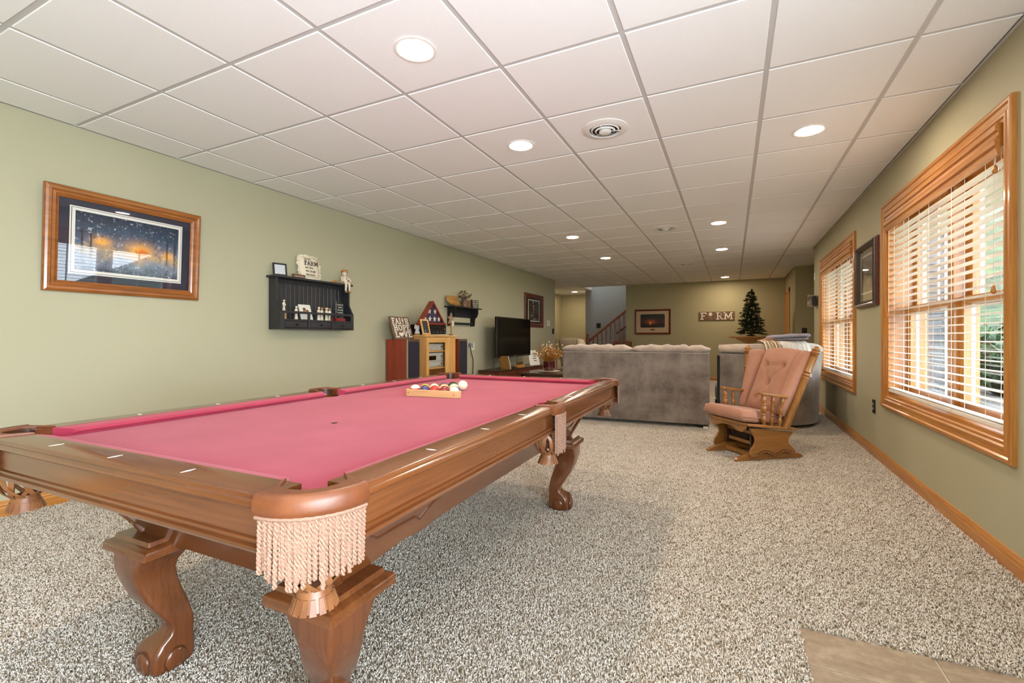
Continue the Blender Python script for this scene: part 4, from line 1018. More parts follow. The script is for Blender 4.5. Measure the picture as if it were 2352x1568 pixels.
for k in range(15):
    t = k / 14; x = .33 + .16 * t; y = 5.965 + .085 * t; pts = []
    for d, z in ((-.10, 1.0 + .012), (.0, .998), (.05, .955), (.068, .90), (.072 + .01 * math.sin(k), .84), (.074 + .01 * math.cos(k * 2), .80 - .02 * math.sin(k * 1.7))):
        pts.append((x - .45 + n_.x * d, y - 6.4 + n_.y * d, z + .004 * math.sin(k * 3)))
    G().tube(pts, [.007, .008, .009, .008, .007, .003], 6).build('tassel_strand', 'scarf' if k % 3 else 'pillowf', sc_, 60)
gb = empty('folded_blanket', (.575, 6.20, 1.035), math.radians(8), label='folded grey blanket lying on top of the white quilt', cat='blanket')
rings = []
for i in range(19):
    t = i / 18; x = -.21 + .43 * t; e = (1 - abs(2 * t - 1) ** 6); rz = .030 * (.55 + .45 * e) * (1 + .10 * math.sin(t * 14)); ry = .10 * (.7 + .3 * e)
    rings.append([(x, ry * math.cos(a), .012 + .028 * t + rz * math.sin(a) * (1 if math.sin(a) > 0 else .8)) for a in [2 * PI * k / 14 for k in range(14)]])
G().loft(rings).build('roll', 'greyblanket', gb, 180)
rings = [[(p[0], p[1] * .97 - .008, p[2] * .55 - .018) for p in r] for r in rings[1:-1]]
G().loft(rings).build('lower_fold', 'greyblanket', gb, 180)
G().loft([[(-.30, -.09, -.025), (-.30, .07, -.025), (-.30, .07, -.02), (-.30, -.09, -.02)], [(-.16, -.10, -.012), (-.16, .09, -.012), (-.16, .09, .02), (-.16, -.10, .02)]]).build('blanket_end', 'pinkfab', gb)

# ================================================================== PUB TABLE AND TREE
tb = empty('pub_table', (.34, 11.15, 0), label='tall round oak pub table by the far wall, under the small fir tree', cat='table')
G().lathe([(.30, 1.035), (.36, 1.038), (.415, 1.056), (.425, 1.068), (.42, 1.078), (.0, 1.078)], 40).build('table_top', 'cabx', tb, 40)
G().lathe([(.07, .92), (.20, .98), (.29, 1.036)], 24, cap=True).build('apron', 'cabz', tb, 60)
G().lathe([(.05, .10), (.075, .16), (.05, .3), (.07, .5), (.045, .8), (.07, .93)], 18).build('pedestal', 'cabz', tb, 60)
for k in range(4):
    a = k * PI / 2 + .4; G().tube([(.04 * math.cos(a), .04 * math.sin(a), .14), (.2 * math.cos(a), .2 * math.sin(a), .10), (.36 * math.cos(a), .36 * math.sin(a), .022)], [.03, .026, .022], 8).build('leg', 'cabz', tb, 60)
tr_ = empty('fir_tree', (.365, 11.15, 1.0785), label='small artificial fir tree with pale cones standing on the tall oak table', cat='tree')
G().tube([(0, 0, 0), (0, 0, .98)], [.022, .006], 8).build('trunk', 'darkwood', tr_)
G().lathe([(.09, 0), (.085, .02), (.03, .035)], 16).build('stand', 'darkwood', tr_)
rt = random.Random(11); nb_ = 0
for lev in range(17):
    z = .05 + .88 * (lev / 16) ** .95; R = .275 * (1 - (z / 1.0)) ** .80 + .02; nb = max(4, int(13 * (1 - z) + 4))
    for k in range(nb):
        a = 2 * PI * k / nb + lev * .7 + rt.uniform(-.2, .2); L = R * rt.uniform(.72, 1.12); g = G(); droop = rt.uniform(-.06, .05)
        pts = [(0, 0, z), (L * .5 * math.cos(a), L * .5 * math.sin(a), z + .02 + droop * .3), (L * math.cos(a), L * math.sin(a), z + droop + .02)]
        g.tube(pts, [.004, .004, .002], 4)
        for q in range(44):
            t = rt.uniform(.15, 1.05); b = Vector((L * t * math.cos(a), L * t * math.sin(a), z + .02 + droop * t * .9)); d = Vector((math.cos(a) * .6 + rt.uniform(-1, 1), math.sin(a) * .6 + rt.uniform(-1, 1), rt.uniform(-.5, .9))).normalized() * rt.uniform(.03, .06); s__ = d.cross(Vector((0, 0, 1))).normalized() * .008
            g.add([b - s__, b + s__, b + d], [(0, 1, 2)]); g.add([b - Vector((0, 0, .007)), b + Vector((0, 0, .007)), b + d], [(0, 1, 2)])
        g.build('branch', 'needle', tr_)
for k in range(150):
    z = rt.uniform(.06, .9); a = rt.uniform(0, 2 * PI); R = (.275 * (1 - z) ** .80 + .01) * rt.uniform(.6, 1.0)
    G().lathe([(.002, .026), (.013, .016), (.015, .002), (.009, -.016), (.001, -.022)], 7).build('cone', 'pine_light' if k % 3 else 'tip', tr_, 60, loc=(R * math.cos(a), R * math.sin(a), z))

# ================================================================== PICTURES
def frame_x(name, x, y0, y1, z0, z1, side, fw, depth, matframe, label, mats, art, cat='picture', glassy=True, thick=.0):
    # a frame on a wall that faces +X (side 1) or -X (side -1)
    f = empty(name, (x, (y0 + y1) / 2, (z0 + z1) / 2), label=label, cat=cat); hy, hz = (y1 - y0) / 2, (z1 - z0) / 2
    prof = [(0, 0), (0, .6), (.08, .85), (.25, 1), (.45, .95), (.55, .7), (.75, .75), (.88, .55), (1, .45), (1, 0)]
    cs_ = [(-hy, -hz), (hy, -hz), (hy, hz), (-hy, hz)]; ci = [(-hy + fw, -hz + fw), (hy - fw, -hz + fw), (hy - fw, hz - fw), (-hy + fw, hz - fw)]
    for i in range(4):
        j = (i + 1) % 4; r0 = []; r1 = []
        for t, d in prof:
            r0.append((side * d * depth, cs_[i][0] + (ci[i][0] - cs_[i][0]) * t, cs_[i][1] + (ci[i][1] - cs_[i][1]) * t)); r1.append((side * d * depth, cs_[j][0] + (ci[j][0] - cs_[j][0]) * t, cs_[j][1] + (ci[j][1] - cs_[j][1]) * t))
        G().loft([r0, r1]).build('frame_rail', matframe[i % 2] if isinstance(matframe, tuple) else matframe, f)
    d = .10 * depth
    for k, (m_, ly, lz0, lz1, nm) in enumerate(mats):
        a, b = side * (d + .0012 * k), side * (d + .0012 * (k + 1)); G().box((min(a, b), -hy + ly, -hz + lz0), (max(a, b), hy - ly, hz - lz1)).build(nm, m_, f)
    if glassy:
        a = side * (d + .0012 * (len(mats) + 1)); G().box((a, -hy + fw * .9, -hz + fw * .9), (a + side * .0015, hy - fw * .9, hz - fw * .9)).build('glass', 'picglass', f)
    return f
def art_mat(name, hy, hz, kind, axis='y', flip=1):
    # a generic printed scene: sky gradient, glowing middle, dark trees, snow specks (flat print)
    t = NT(name); c = t.add('ShaderNodeTexCoord'); mp = t.add('ShaderNodeMapping'); t.link(c.outputs['Object'], mp.inputs[0])
    se = t.add('ShaderNodeSeparateXYZ'); t.link(mp.outputs[0], se.inputs[0]); U = se.outputs[{'y': 1, 'x': 0}[axis]]; V = se.outputs[2]
    def math_(op, a, b=None, c_=None):
        n = t.add('ShaderNodeMath'); n.operation = op
        for q, v in enumerate((a, b, c_)):
            if v is None: continue
            if isinstance(v, (int, float)): n.inputs[q].default_value = v
            else: t.link(v, n.inputs[q])
        return n.outputs[0]
    u = math_('DIVIDE', U, hy * flip); v = math_('DIVIDE', V, hz)
    def mixc(f, a, b):
        n = t.add('ShaderNodeMix'); n.data_type = 'RGBA'; n.clamp_factor = True
        t.link(f, n.inputs[0]) if not isinstance(f, (int, float)) else None
        for q, x in ((6, a), (7, b)):
            if isinstance(x, bpy.types.NodeSocket): t.link(x, n.inputs[q])
            else: n.inputs[q].default_value = lin(x)
        return n.outputs[2]
    def blob(cu, cv, ru, rv, sharp=1.6):
        a = math_('DIVIDE', math_('SUBTRACT', u, cu), ru); b = math_('DIVIDE', math_('SUBTRACT', v, cv), rv)
        r = math_('ADD', math_('MULTIPLY', a, a), math_('MULTIPLY', b, b)); return math_('POWER', 2.718, math_('MULTIPLY', r, -sharp))
    ob = t.coord((1, 1, 1)); nz = t.noise(ob, 9 / hz * .25, 6, .65); nf = t.noise(ob, 40 / hz * .25, 4, .7)
    vv = math_('MULTIPLY_ADD', v, .5, .5)
    if kind == 'village':
        col = t.ramp(math_('ADD', vv, math_('MULTIPLY', math_('SUBTRACT', nz, .5), .5)), [(.0, '3a4658'), (.22, '7d8798'), (.38, 'b49a78'), (.5, '4e6a86'), (.75, '2c4660'), (1, '1c2c44')])
        for cu, cv, ru, rv in ((.18, -.05, .34, .34), (-.5, .08, .2, .2), (.72, -.1, .14, .2)): col = mixc(math_('MULTIPLY', blob(cu, cv, ru, rv), 1.1), col, 'f6b356')
        col = mixc(blob(.22, -.08, .12, .16), col, 'e5702a')
        for cu in (-.82, .7, .86, -.68): col = mixc(math_('MULTIPLY', blob(cu, .1, .035, 1.1, 3), .9), col, '2a2422')
        col = mixc(math_('MULTIPLY', math_('GREATER_THAN', nf, .62), .55), col, 'dfe6ee'); col = mixc(math_('MULTIPLY', math_('LESS_THAN', nf, .39), .7), col, '15181f')
    elif kind == 'sunset':
        col = t.ramp(math_('ADD', vv, math_('MULTIPLY', math_('SUBTRACT', nz, .5), .35)), [(0, '120d0b'), (.3, '241710'), (.45, '4a2414'), (.62, '3a2a22'), (1, '1f211f')])
        col = mixc(math_('MULTIPLY', blob(-.15, -.02, .42, .38), math_('MULTIPLY_ADD', nz, 2.4, -.5)), col, 'd9692e'); col = mixc(blob(-.2, -.2, .06, .25), col, 'ffb45e')
        col = mixc(math_('MULTIPLY', math_('GREATER_THAN', nf, .66), .3), col, '8a7a60')
    elif kind == 'night':
        col = t.ramp(math_('ADD', vv, math_('MULTIPLY', math_('SUBTRACT', nz, .5), .4)), [(0, '1a1a1c'), (.3, '2e2622'), (.5, '1c1a1c'), (.75, '161a2c'), (1, '0f1220')])
        for cu, cv, ru, rv, cc in ((-.15, .42, .12, .07, 'e9e4d6'), (-.1, .2, .14, .14, 'c9863e'), (.55, .12, .3, .1, '7a3a2a'), (-.2, .75, .2, .12, '9aa0b2'), (.1, -.75, .35, .06, 'c9c4bc'), (-.45, -.45, .14, .1, 'd8d4cc'), (-.05, -.2, .1, .22, 'b59a7c')): col = mixc(blob(cu, cv, ru, rv), col, cc)
        col = mixc(math_('MULTIPLY', math_('GREATER_THAN', nf, .63), .5), col, 'cfc8ba')
    elif kind == 'grey':
        col = t.ramp(math_('ADD', vv, math_('MULTIPLY', math_('SUBTRACT', nz, .5), .7)), [(0, '8d7f70'), (.25, '6a5d52'), (.45, '3d3834'), (.7, '4a4642'), (1, '7a746a')])
        for cu, cv, ru, rv, cc in ((.1, -.35, .4, .3, 'bdb0a0'), (-.3, .0, .15, .3, '9c8d80'), (.4, .3, .2, .2, '6f6a66')): col = mixc(math_('MULTIPLY', blob(cu, cv, ru, rv), .8), col, cc)
        col = mixc(math_('MULTIPLY', math_('GREATER_THAN', nf, .62), .4), col, 'ded2c2')
    else:       # small snapshot
        col = t.ramp(math_('ADD', vv, math_('MULTIPLY', math_('SUBTRACT', nz, .5), .5)), [(0, '8a7c72'), (.35, 'b9b4b0'), (.6, 'd9dadd'), (1, 'c7cdd4')])
        for cu, cv, ru, rv, cc in ((-.3, .15, .2, .4, '2a2c34'), (.15, .05, .3, .35, 'f0f0f0'), (.55, .2, .12, .4, '4a4f58')): col = mixc(blob(cu, cv, ru, rv, 2.5), col, cc)
    t.base(col); t.m.use_nodes = True; return t.set(.35, spec=.3)
# big village print
hy_, hz_ = .463, .326
M['art1'] = art_mat('village_print', .33, .195, 'village')
frame_x('framed_print', WL, 1.312, 2.238, 1.345, 2.017, 1, .072, .030, ('framewood', 'framewood'), 'large oak-framed winter village print with a navy mat on the left wall',
        [('navymat', .06, .06, .06, 'mat_board'), ('paper', .128, .122, .112, 'inner_mat'), ('navymat', .136, .130, .120, 'mat_line'), ('paper', .139, .133, .123, 'print_margin'), ('art1', .156, .150, .140, 'print')], None)
bp = [o for o in bpy.data.objects if o.get('label', '').startswith('large oak-framed')][0]; bp.rotation_euler = (0, math.radians(3.0), 0); bp.location.x += .018
M['art2'] = art_mat('night_print', .27, .24, 'night')
frame_x('framed_print', WL, 8.66, 9.70, 1.27, 1.985, 1, .085, .030, ('mahog', 'mahog'), 'dark night scene print in a red-brown frame behind the television',
        [('darkmat', .07, .07, .07, 'mat_board'), ('paper', .205, .125, .125, 'inner_mat'), ('art2', .235, .145, .145, 'print')], None)
M['art3'] = art_mat('grey_print', .30, .16, 'grey', flip=-1)
pf = frame_x('framed_print', WR, 4.93, 5.60, 1.345, 1.92, -1, .045, .046, ('darkwood', 'darkwood'), 'deep dark-framed grey print on the right wall between the two windows',
        [('greymat', .04, .04, .04, 'mat_board'), ('paper', .10, .115, .095, 'inner_mat'), ('art3', .115, .130, .110, 'print')], None)
for a_, b_ in (((-.347, -.300), (-.325, .300)), ((.325, -.300), (.347, .300)), ((-.325, -.300), (.325, -.28)), ((-.325, .28), (.325, .300))): G().box((0, a_[0], a_[1]), (-.022, b_[0], b_[1])).build('back_frame', 'mahog', pf, bevel=.003)
# framed sunset on the far wall (faces -Y)
ff = empty('framed_print', (-1.85, YB, 1.455), label='red-wood framed dark sunset print with a wide tan mat on the far wall', cat='picture')
M['art4'] = art_mat('sunset_print', .295, .165, 'sunset', axis='x')
hx, hz2, fw = .445, .322, .045
cs_ = [(-hx, -hz2), (hx, -hz2), (hx, hz2), (-hx, hz2)]; ci = [(-hx + fw, -hz2 + fw), (hx - fw, -hz2 + fw), (hx - fw, hz2 - fw), (-hx + fw, hz2 - fw)]
for i in range(4):
    j = (i + 1) % 4; r0, r1 = [], []
    for t, d in [(0, 0), (0, .018), (.3, .026), (.6, .018), (1, .012), (1, 0)]:
        r0.append((cs_[i][0] + (ci[i][0] - cs_[i][0]) * t, -d, cs_[i][1] + (ci[i][1] - cs_[i][1]) * t)); r1.append((cs_[j][0] + (ci[j][0] - cs_[j][0]) * t, -d, cs_[j][1] + (ci[j][1] - cs_[j][1]) * t))
    G().loft([r0, r1]).build('frame_rail', 'mahog', ff)
G().box((-hx + fw * .9, -.006, -hz2 + fw * .9), (hx - fw * .9, -.004, hz2 - fw * .9)).build('mat_board', 'matboard', ff)
def rrect(w, h, r, n=5): return [(sx * (w - r) + r * math.cos(a0 + i * PI / 2 / n), sz * (h - r) + r * math.sin(a0 + i * PI / 2 / n)) for sx, sz, a0 in ((1, 1, 0), (-1, 1, PI / 2), (-1, -1, PI), (1, -1, 1.5 * PI)) for i in range(n + 1)]
G().prism([(x, z + .025) for x, z in rrect(.303, .172, .03)], -.008, -.006, 1).build('print', 'art4', ff); G().box((-.055, -.0075, -.215), (.055, -.006, -.190)).build('title_plate', 'darkmat', ff)
# FARM board on the far wall
fm = empty('farm_sign', (-.345, YB, 1.575), label='long brown board with white letters and a windmill for the A on the far wall', cat='sign')
G().box((-.395, -.022, -.105), (.395, 0, .105)).build('board', 'brownboard', fm, bevel=.004)
fmx = MX((1, 0, 0), (0, 0, 1), (0, -.0225, 0))
def windmill(g, c, mm, t):
    pass
for ch_, x, wd in (('F', -.365, .135), ('R', -.005, .15), ('M', .16, .20)):
    g = G(); mm = fmx @ Matrix.Translation((x, -.085, 0)) @ Matrix.Diagonal((wd / GL[ch_][0], .17, 1, 1))
    for st in GL[ch_][1]: stroke(g, st, GL[ch_][2] * .85, 0, .003, mm)
    g.build('letter', 'letter', fm)
for k in range(8):
    a = k * PI / 4; mm = fmx @ Matrix.Translation((-.135, .045, 0)) @ Matrix.Rotation(a, 4, 'Z')
    G().prism([(.008, -.004), (.040, -.013), (.046, 0), (.040, .013), (.008, .004)], 0, .003, 2, mm).build('windmill_blade', 'letter', fm)
for pts in ([(-.155, -.088), (-.137, .03)], [(-.113, -.088), (-.133, .03)], [(-.148, -.055), (-.118, -.02)], [(-.122, -.055), (-.142, -.02)]):
    g = G(); stroke(g, pts, .004, 0, .003, fmx); g.build('windmill_tower', 'pinkfab', fm)

# ================================================================== STAIRS
st = empty('staircase', (-3.55, 12.4, 0), label='oak stair railing and steps climbing to the right in the stairwell', cat='staircase')
for k in range(9):
    G().box((.15 + .235 * k, .05, 0), (.15 + .235 * (k + 1), .86, .19 * (k + 1) - .02)).build('riser', 'redwoodz', st); G().box((.12 + .235 * k, .02, .19 * (k + 1) - .025), (.15 + .235 * (k + 1), .88, .19 * (k + 1))).build('tread', 'redwood', st, bevel=.004)
rs = (1.876 - .93) / (-2.521 + 3.70)
rz = lambda x: .98 + (x - .0) * rs              # rail height, x local
nwl = empty('newel_post', (-.03, -.10, 0)); nwl.parent = st
G().box((-.045, -.045, 0), (.045, .045, .55)).build('newel_base', 'redwoodz', nwl, bevel=.004)
G().lathe([(.035, .55), (.045, .58), (.03, .64), (.028, .82), (.043, .86), (.046, .93), (.050, 1.02), (.040, 1.06), (.026, 1.085), (.030, 1.10), (.040, 1.125), (.036, 1.15), (.015, 1.17)], 16).build('newel_turning', 'redwoodz', nwl, 60)
hr = [(0.02, -.10, rz(.0)), (1.10, -.10, rz(1.08))]
G().loft([[(hr[i][0], hr[i][1] + dy, hr[i][2] + dz_) for dy, dz_ in ((-.032, 0), (-.032, -.03), (-.018, -.055), (.018, -.055), (.032, -.03), (.032, 0), (.02, .018), (-.02, .018))] for i in (0, 1)]).build('handrail', 'redwood', st, bevel=.003)
for k in range(9):
    x = .13 + .118 * k; zt = rz(x) - .045; zb = max(0.02, zt - .86); L = zt - zb
    G().lathe([(.019, 0), (.019, .16 * L), (.012, .19 * L), (.020, .23 * L), (.022, .27 * L), (.013, .32 * L), (.013, .66 * L), (.019, .74 * L), (.020, 1 * L)], 10).build('baluster', 'redwoodz', st, 60, loc=(x, -.10, zb))
G().box((-.0, -.13, .0), (1.1, -.07, .10)).build('stringer', 'redwood', st)
G().loft([[(.55, .84 + dy, rz(.30) - .05 + dz_) for dy, dz_ in ((-.03, -.03), (.03, -.03), (.03, .03), (-.03, .03))], [(2.0, .84 + dy, rz(1.62) - .05 + dz_) for dy, dz_ in ((-.03, -.03), (.03, -.03), (.03, .03), (-.03, .03))]]).build('wall_handrail', 'mahog', st, bevel=.01)
tag(G().box((-3.60, 13.278, 1.33), (-3.48, 13.299, 1.47)).build('switch_plate', 'switchbrown', bevel=.003), 'dark switch plate on the grey stairwell wall above the railing', 'switch plate')
lt = empty('side_table', (-2.55, 11.95, 0), label='small dark side table with an oak top at the foot of the stairs', cat='table')
G().box((-.20, -.2, .93), (.20, .2, .96)).build('table_top', 'redwood', lt, bevel=.004)
for sx in (1, -1):
    for sy in (1, -1): G().box((sx * .18 - .018, sy * .18 - .018, 0), (sx * .18 + .018, sy * .18 + .018, .93)).build('leg', 'redwoodz', lt)
# recliner behind the sofa, near the hallway
rc = empty('recliner', (-2.95, 8.9, 0), math.radians(-32), label='beige padded recliner near the hallway, partly hidden by the sofa', cat='armchair')
rings = []
for i in range(9):
    t = i / 8; e = 1 - abs(2 * t - 1) ** 5
    rings.append([(-.34 + .68 * t, .10 + y * (.8 + .2 * e), z) for y, z in ((-.06, .35), (-.10, .6), (-.14, .85), (-.17, .98 + .02 * e), (-.13, 1.02 + .02 * e), (-.04, 1.0 + .02 * e), (.03, .88), (.06, .6), (.09, .35))])
G().loft(rings).build('back_cushion', 'beige', rc, 180)
G().box((-.34, -.02, .22), (.34, .62, .46)).build('seat_cushion', 'beige', rc, bevel=.06, seg=4)
for sx in (1, -1): G().box((sx * .34, -.1, .08), (sx * .50, .60, .60)).build('arm', 'beige', rc, bevel=.06, seg=4)
G().box((-.36, -.06, .02), (.36, .55, .25)).build('base', 'darkwood', rc)
for a_, b_ in (((-.35, -.07, .36), (-.33, -.11, 1.02)), ((.35, -.07, .36), (.33, -.11, 1.02))): G().tube([a_, b_], .008, 5).build('piping', 'brownhair', rc)

# ================================================================== LEFT WALL: LARGE BLACK SHELF
sh = empty('wall_shelf', (WL, 2.87, 1.127), label='large black beadboard wall shelf with three small drawers', cat='shelf')
D_, W_ = .164, .895
side = [(0, 0), (D_, 0), (D_, .172), (.150, .185), (.135, .215), (.118, .245), (.106, .270), (.106, .478), (0, .478)]
for y in (0, W_ - .018): G().prism(side, y, y + .018, 1).build('side_panel', 'blackpaint', sh, bevel=.0015)
G().box((0, -.028, .478), (.128, W_ + .028, .498)).build('top_board', 'blackpaint', sh, bevel=.004)
G().box((.0, .018, .44), (.02, W_ - .018, .478)).build('top_fascia', 'blackpaint', sh)
n = 17; pw = (W_ - .036) / n
for k in range(n): G().box((.002, .018 + pw * k + .001, .09), (.012, .018 + pw * (k + 1) - .001, .442)).build('bead_plank', 'blackpaint', sh, bevel=.003, seg=1)
G().box((.002, .018, .0), (D_ - .002, W_ - .018, .012)).build('bottom_board', 'blackpaint', sh)
G().box((.002, .018, .082), (D_ - .002, W_ - .018, .096)).build('shelf_board', 'blackpaint', sh)
G().box((D_ - .016, .018, .150), (D_, W_ - .018, .172)).build('rail', 'blackpaint', sh, bevel=.002)
for y in (.018, .018 + .286, .018 + .572, W_ - .018 - .022): G().box((D_ - .016, y, .012), (D_, y + .022, .152)).build('post', 'blackpaint', sh, bevel=.002)
for k in range(3):
    y0 = .042 + .2865 * k; d_ = G().box((D_ - .12, y0, .015), (D_ - .006, y0 + .258, .080)).build('drawer', 'blackpaint', sh, bevel=.002)
    G().box((D_ - .007, y0 + .008, .021), (D_ - .002, y0 + .250, .074)).build('drawer_front', 'blackpaint', d_, bevel=.002)
    G().lathe([(.005, 0), (.005, .008), (.010, .013), (.012, .018), (.009, .023), (.002, .025)], 14, Matrix.Translation((D_ - .003, y0 + .129, .047)) @ Matrix.Rotation(PI / 2, 4, 'Y')).build('knob', 'black', d_, 60)
SZ = 1.127 + .4985
def easel_frame(name, loc, rz, w_, h, fw, matf, matp, label, cat, lean=12, d=.014, matm=None):
    o = empty(name, loc, label=label, cat=cat); o.rotation_euler = (0, 0, rz)
    m = Matrix.Rotation(math.radians(-lean), 4, 'Y')       # faces local +X, leans back
    for a, b in (((-w_ / 2, 0), (w_ / 2, fw)), ((-w_ / 2, h - fw), (w_ / 2, h)), ((-w_ / 2, fw), (-w_ / 2 + fw, h - fw)), ((w_ / 2 - fw, fw), (w_ / 2, h - fw))):
        G().box((0, a[0], a[1]), (d, b[0], b[1]), m).build('frame_rail', matf, o, bevel=.0015)
    if matm: G().box((.001, -w_ / 2 + fw * .8, fw * .8), (d * .4, w_ / 2 - fw * .8, h - fw * .8), m).build('mat_board', matm, o)
    k = fw * .9 if not matm else fw * 2.0
    p = G().box((.001, -w_ / 2 + k, k), (d * .55, w_ / 2 - k, h - k), m).build('photo', matp, o)
    G().tube([tuple(m @ Vector((0, 0, h * .7))), (-h * .34, 0, .002)], .003, 5).build('easel_leg', matf, o)
    return o
M['snap'] = art_mat('snapshot', .045, .05, 'snap'); M['snap2'] = art_mat('snapshot_dark', .05, .07, 'night')
easel_frame('framed_photo', (WL + .068, 2.935, SZ), math.radians(-14), .125, .118, .014, 'black', 'snap', 'small black photo frame standing at the left end on top of the big black shelf', 'photo frame', 8)
pq = empty('word_plaque', (WL + .075, 3.135, SZ), label='small dark plaque with pale script beside the cream pillow on the shelf top', cat='plaque')
G().box((-.008, -.07, 0), (.008, .07, .037)).build('block', 'brownhair', pq, bevel=.002)
text_mesh('Family is forever', .0155, 'script', 'letter', pq, MX((0, 1, 0), (0, 0, 1), (.0085, 0, .013)), .0003, shear=.25)
pl = empty('throw_pillow', (WL + .058, 3.29, SZ + .002), label='cream pillow with ruffled edge and farm lettering on the shelf top', cat='pillow')
m = Matrix.Rotation(math.radians(-10), 4, 'Y')
rings = []; NN = 40
for s_, dx in ((.03, -.030), (.55, -.028), (.85, -.018), (.97, -.006), (1.0, 0), (.97, .006), (.85, .018), (.55, .028), (.03, .030)):
    rings.append([tuple(m @ Vector((dx, .118 * s_ * (abs(math.cos(a)) ** .45) * (1 if math.cos(a) > 0 else -1), .125 + .108 * s_ * (abs(math.sin(a)) ** .45) * (1 if math.sin(a) > 0 else -1)))) for a in [2 * PI * k / NN for k in range(NN)]])
G().loft(rings).build('cushion', 'pillowf', pl, 180)
N2 = 120; ra, rb, rc2 = [], [], []
for k in range(N2):
    a = 2 * PI * k / N2; c_, s_ = math.cos(a), math.sin(a); y = .116 * (abs(c_) ** .45) * (1 if c_ > 0 else -1); z = .125 + .106 * (abs(s_) ** .45) * (1 if s_ > 0 else -1); wv = .012 * math.sin(k * 1.9); q = 1.20 + .02 * math.sin(k * 2.7)
    ra.append(tuple(m @ Vector((-.002, y, z)))); rb.append(tuple(m @ Vector((wv, y * q, .125 + (z - .125) * q)))); rc2.append(tuple(m @ Vector((.004, y, z))))
G().loft([ra, rb, rc2], cap=False).build('ruffle', 'pillowf', pl, 60)
def ptext(body, size, y, z, mat='ink', sx=1.0, shear=0):
    b = m @ Vector((.031, y, z)); text_mesh(body, size, 'lettering', mat, pl, MX((0, 1, 0), tuple(m @ Vector((0, 0, 1))), tuple(b)), .0006, 'LEFT', sx=sx, shear=shear)
ptext('on the', .030, -.075, .192, shear=.15)
slab_word('FARM', .042, .165, 'ink', pl, Matrix.Translation(tuple(m @ Vector((.031, .006, .140)))) @ MX((0, 1, 0), tuple(m @ Vector((0, 0, 1))), (0, 0, 0)), 'letter', .0012)
for s_, z in (('we live', .105), ('we laugh', .070), ('we love', .033)): ptext(s_, .036, -.072, z, sx=.95)
# soft doll sitting on the edge of the shelf top
dl = empty('doll', (WL + .098, 3.695, SZ), label='soft straw-haired doll in a spotted shirt sitting with legs over the shelf edge', cat='doll')
G().lathe([(.005, .0), (.036, .006), (.042, .03), (.036, .06), (.022, .082), (.010, .088)], 16).build('body', 'cream', dl, 60)
hd = G().ball((.004, 0, .116), (.028, .029, .030)).build('head', 'cream', dl, 180)
for y in (-.010, .010): G().ball((.031, y, .121), .0028, 8, 6).build('eye', 'ink', hd, 180)
G().ball((.033, 0, .114), .003, 8, 6).build('nose', 'tan', hd, 180)
rt2 = random.Random(4); g = G()
for k in range(60):
    a = rt2.uniform(0, 2 * PI); b = rt2.uniform(.2, 1.5); p = Vector((.004 + .028 * math.cos(a) * math.sin(b), .029 * math.sin(a) * math.sin(b), .118 + .030 * math.cos(b)))
    if p.x > .022 and p.z < .135: continue
    g.tube([tuple(p), tuple(p + Vector((math.cos(a) * .012, math.sin(a) * .014, .004 + rt2.uniform(-.012, .01))))], [.003, .0012], 4)
h_ = g.build('hair', 'dried', dl); h_['kind'] = 'stuff'
g = G().lathe([(.030, .130), (.036, .133), (.026, .144), (.018, .151), (.004, .154)], 16).build('cap', 'dried', dl, 60)
for y in (-1, 1):
    G().tube([(.004, y * .034, .070), (.022, y * .058, .048), (.036, y * .056, .022)], [.013, .012, .010], 8).build('arm', 'cream', dl, 60)
    G().ball((.040, y * .055, .016), .010, 8, 6).build('hand', 'tan', dl, 180)
    lg2 = G().tube([(.012, y * .018, .016), (.046, y * .022, .010), (.050, y * .024, -.03), (.046, y * .026, -.075)], [.016, .015, .013, .011], 8).build('leg', 'cream', dl, 60)
    G().ball((.056, y * .027, -.086), (.020, .011, .012), 10, 7).build('shoe', 'tan', lg2, 180)
for z, y in ((.030, .008), (.055, -.004), (.045, .024)): G().ball((.041 - (z - .03) * .15, y, z), .0055, 8, 6).build('button', 'ink', dl, 180)
rf = empty('straw_bow', (WL + .10, 3.555, SZ), label='small straw and twine bow lying beside the doll on the shelf top', cat='bow')
for k in range(7): G().tube([(.0, -.06 + .008 * k, .004), (.01 * math.sin(k), .0 + .006 * k, .016 + .004 * (k % 3)), (.012, .05, .005)], .003, 5).build('straw', 'dried', rf)
# figurines inside the shelf (carved cream figures)
LZ = 1.127 + .0965
def figurine(y, h, label, pair=0, hair='brownhair', x=.095):
    o = empty('figurine', (WL + x, y, LZ), label=label, cat='figurine', group='carved cream figurines in the black shelf')
    for i, dy in enumerate((0,) if not pair else (-pair, pair)):
        hh = h * (1 if i == 0 else .97)
        G().lathe([(.14 * hh, 0), (.13 * hh, .05 * hh), (.10 * hh, .3 * hh), (.075 * hh, .5 * hh), (.115 * hh, .66 * hh), (.10 * hh, .74 * hh), (.045 * hh, .79 * hh)], 14, Matrix.Translation((0, dy, 0))).build('gown', 'cream', o, 60)
        hd = G().ball((.004, dy, .88 * hh), .088 * hh, 12, 8).build('head', 'tan' if i else 'cream', o, 180)
        G().ball((-.010 * 1, dy, .905 * hh), .088 * hh, 12, 8).build('hair', hair, hd, 180)
        for s_ in (1, -1): G().tube([(0, dy + s_ * .105 * hh, .68 * hh), (.07 * hh, dy + s_ * .12 * hh, .52 * hh), (.12 * hh, dy + s_ * .02 * hh, .50 * hh)], [.035 * hh, .032 * hh, .025 * hh], 7).build('arm', 'cream', o, 60)
    return o
fg = figurine(2.955, .12, 'tall carved figurine seated on a stump at the left end of the black shelf')
fg.location.z += .065; G().lathe([(.026, -.065), (.024, -.04), (.028, .004), (.01, .006)], 12).build('stump', 'tan', fg, 60)
figurine(3.09, .135, 'single small carved figurine holding a bundle, left of the leaning photo tile')
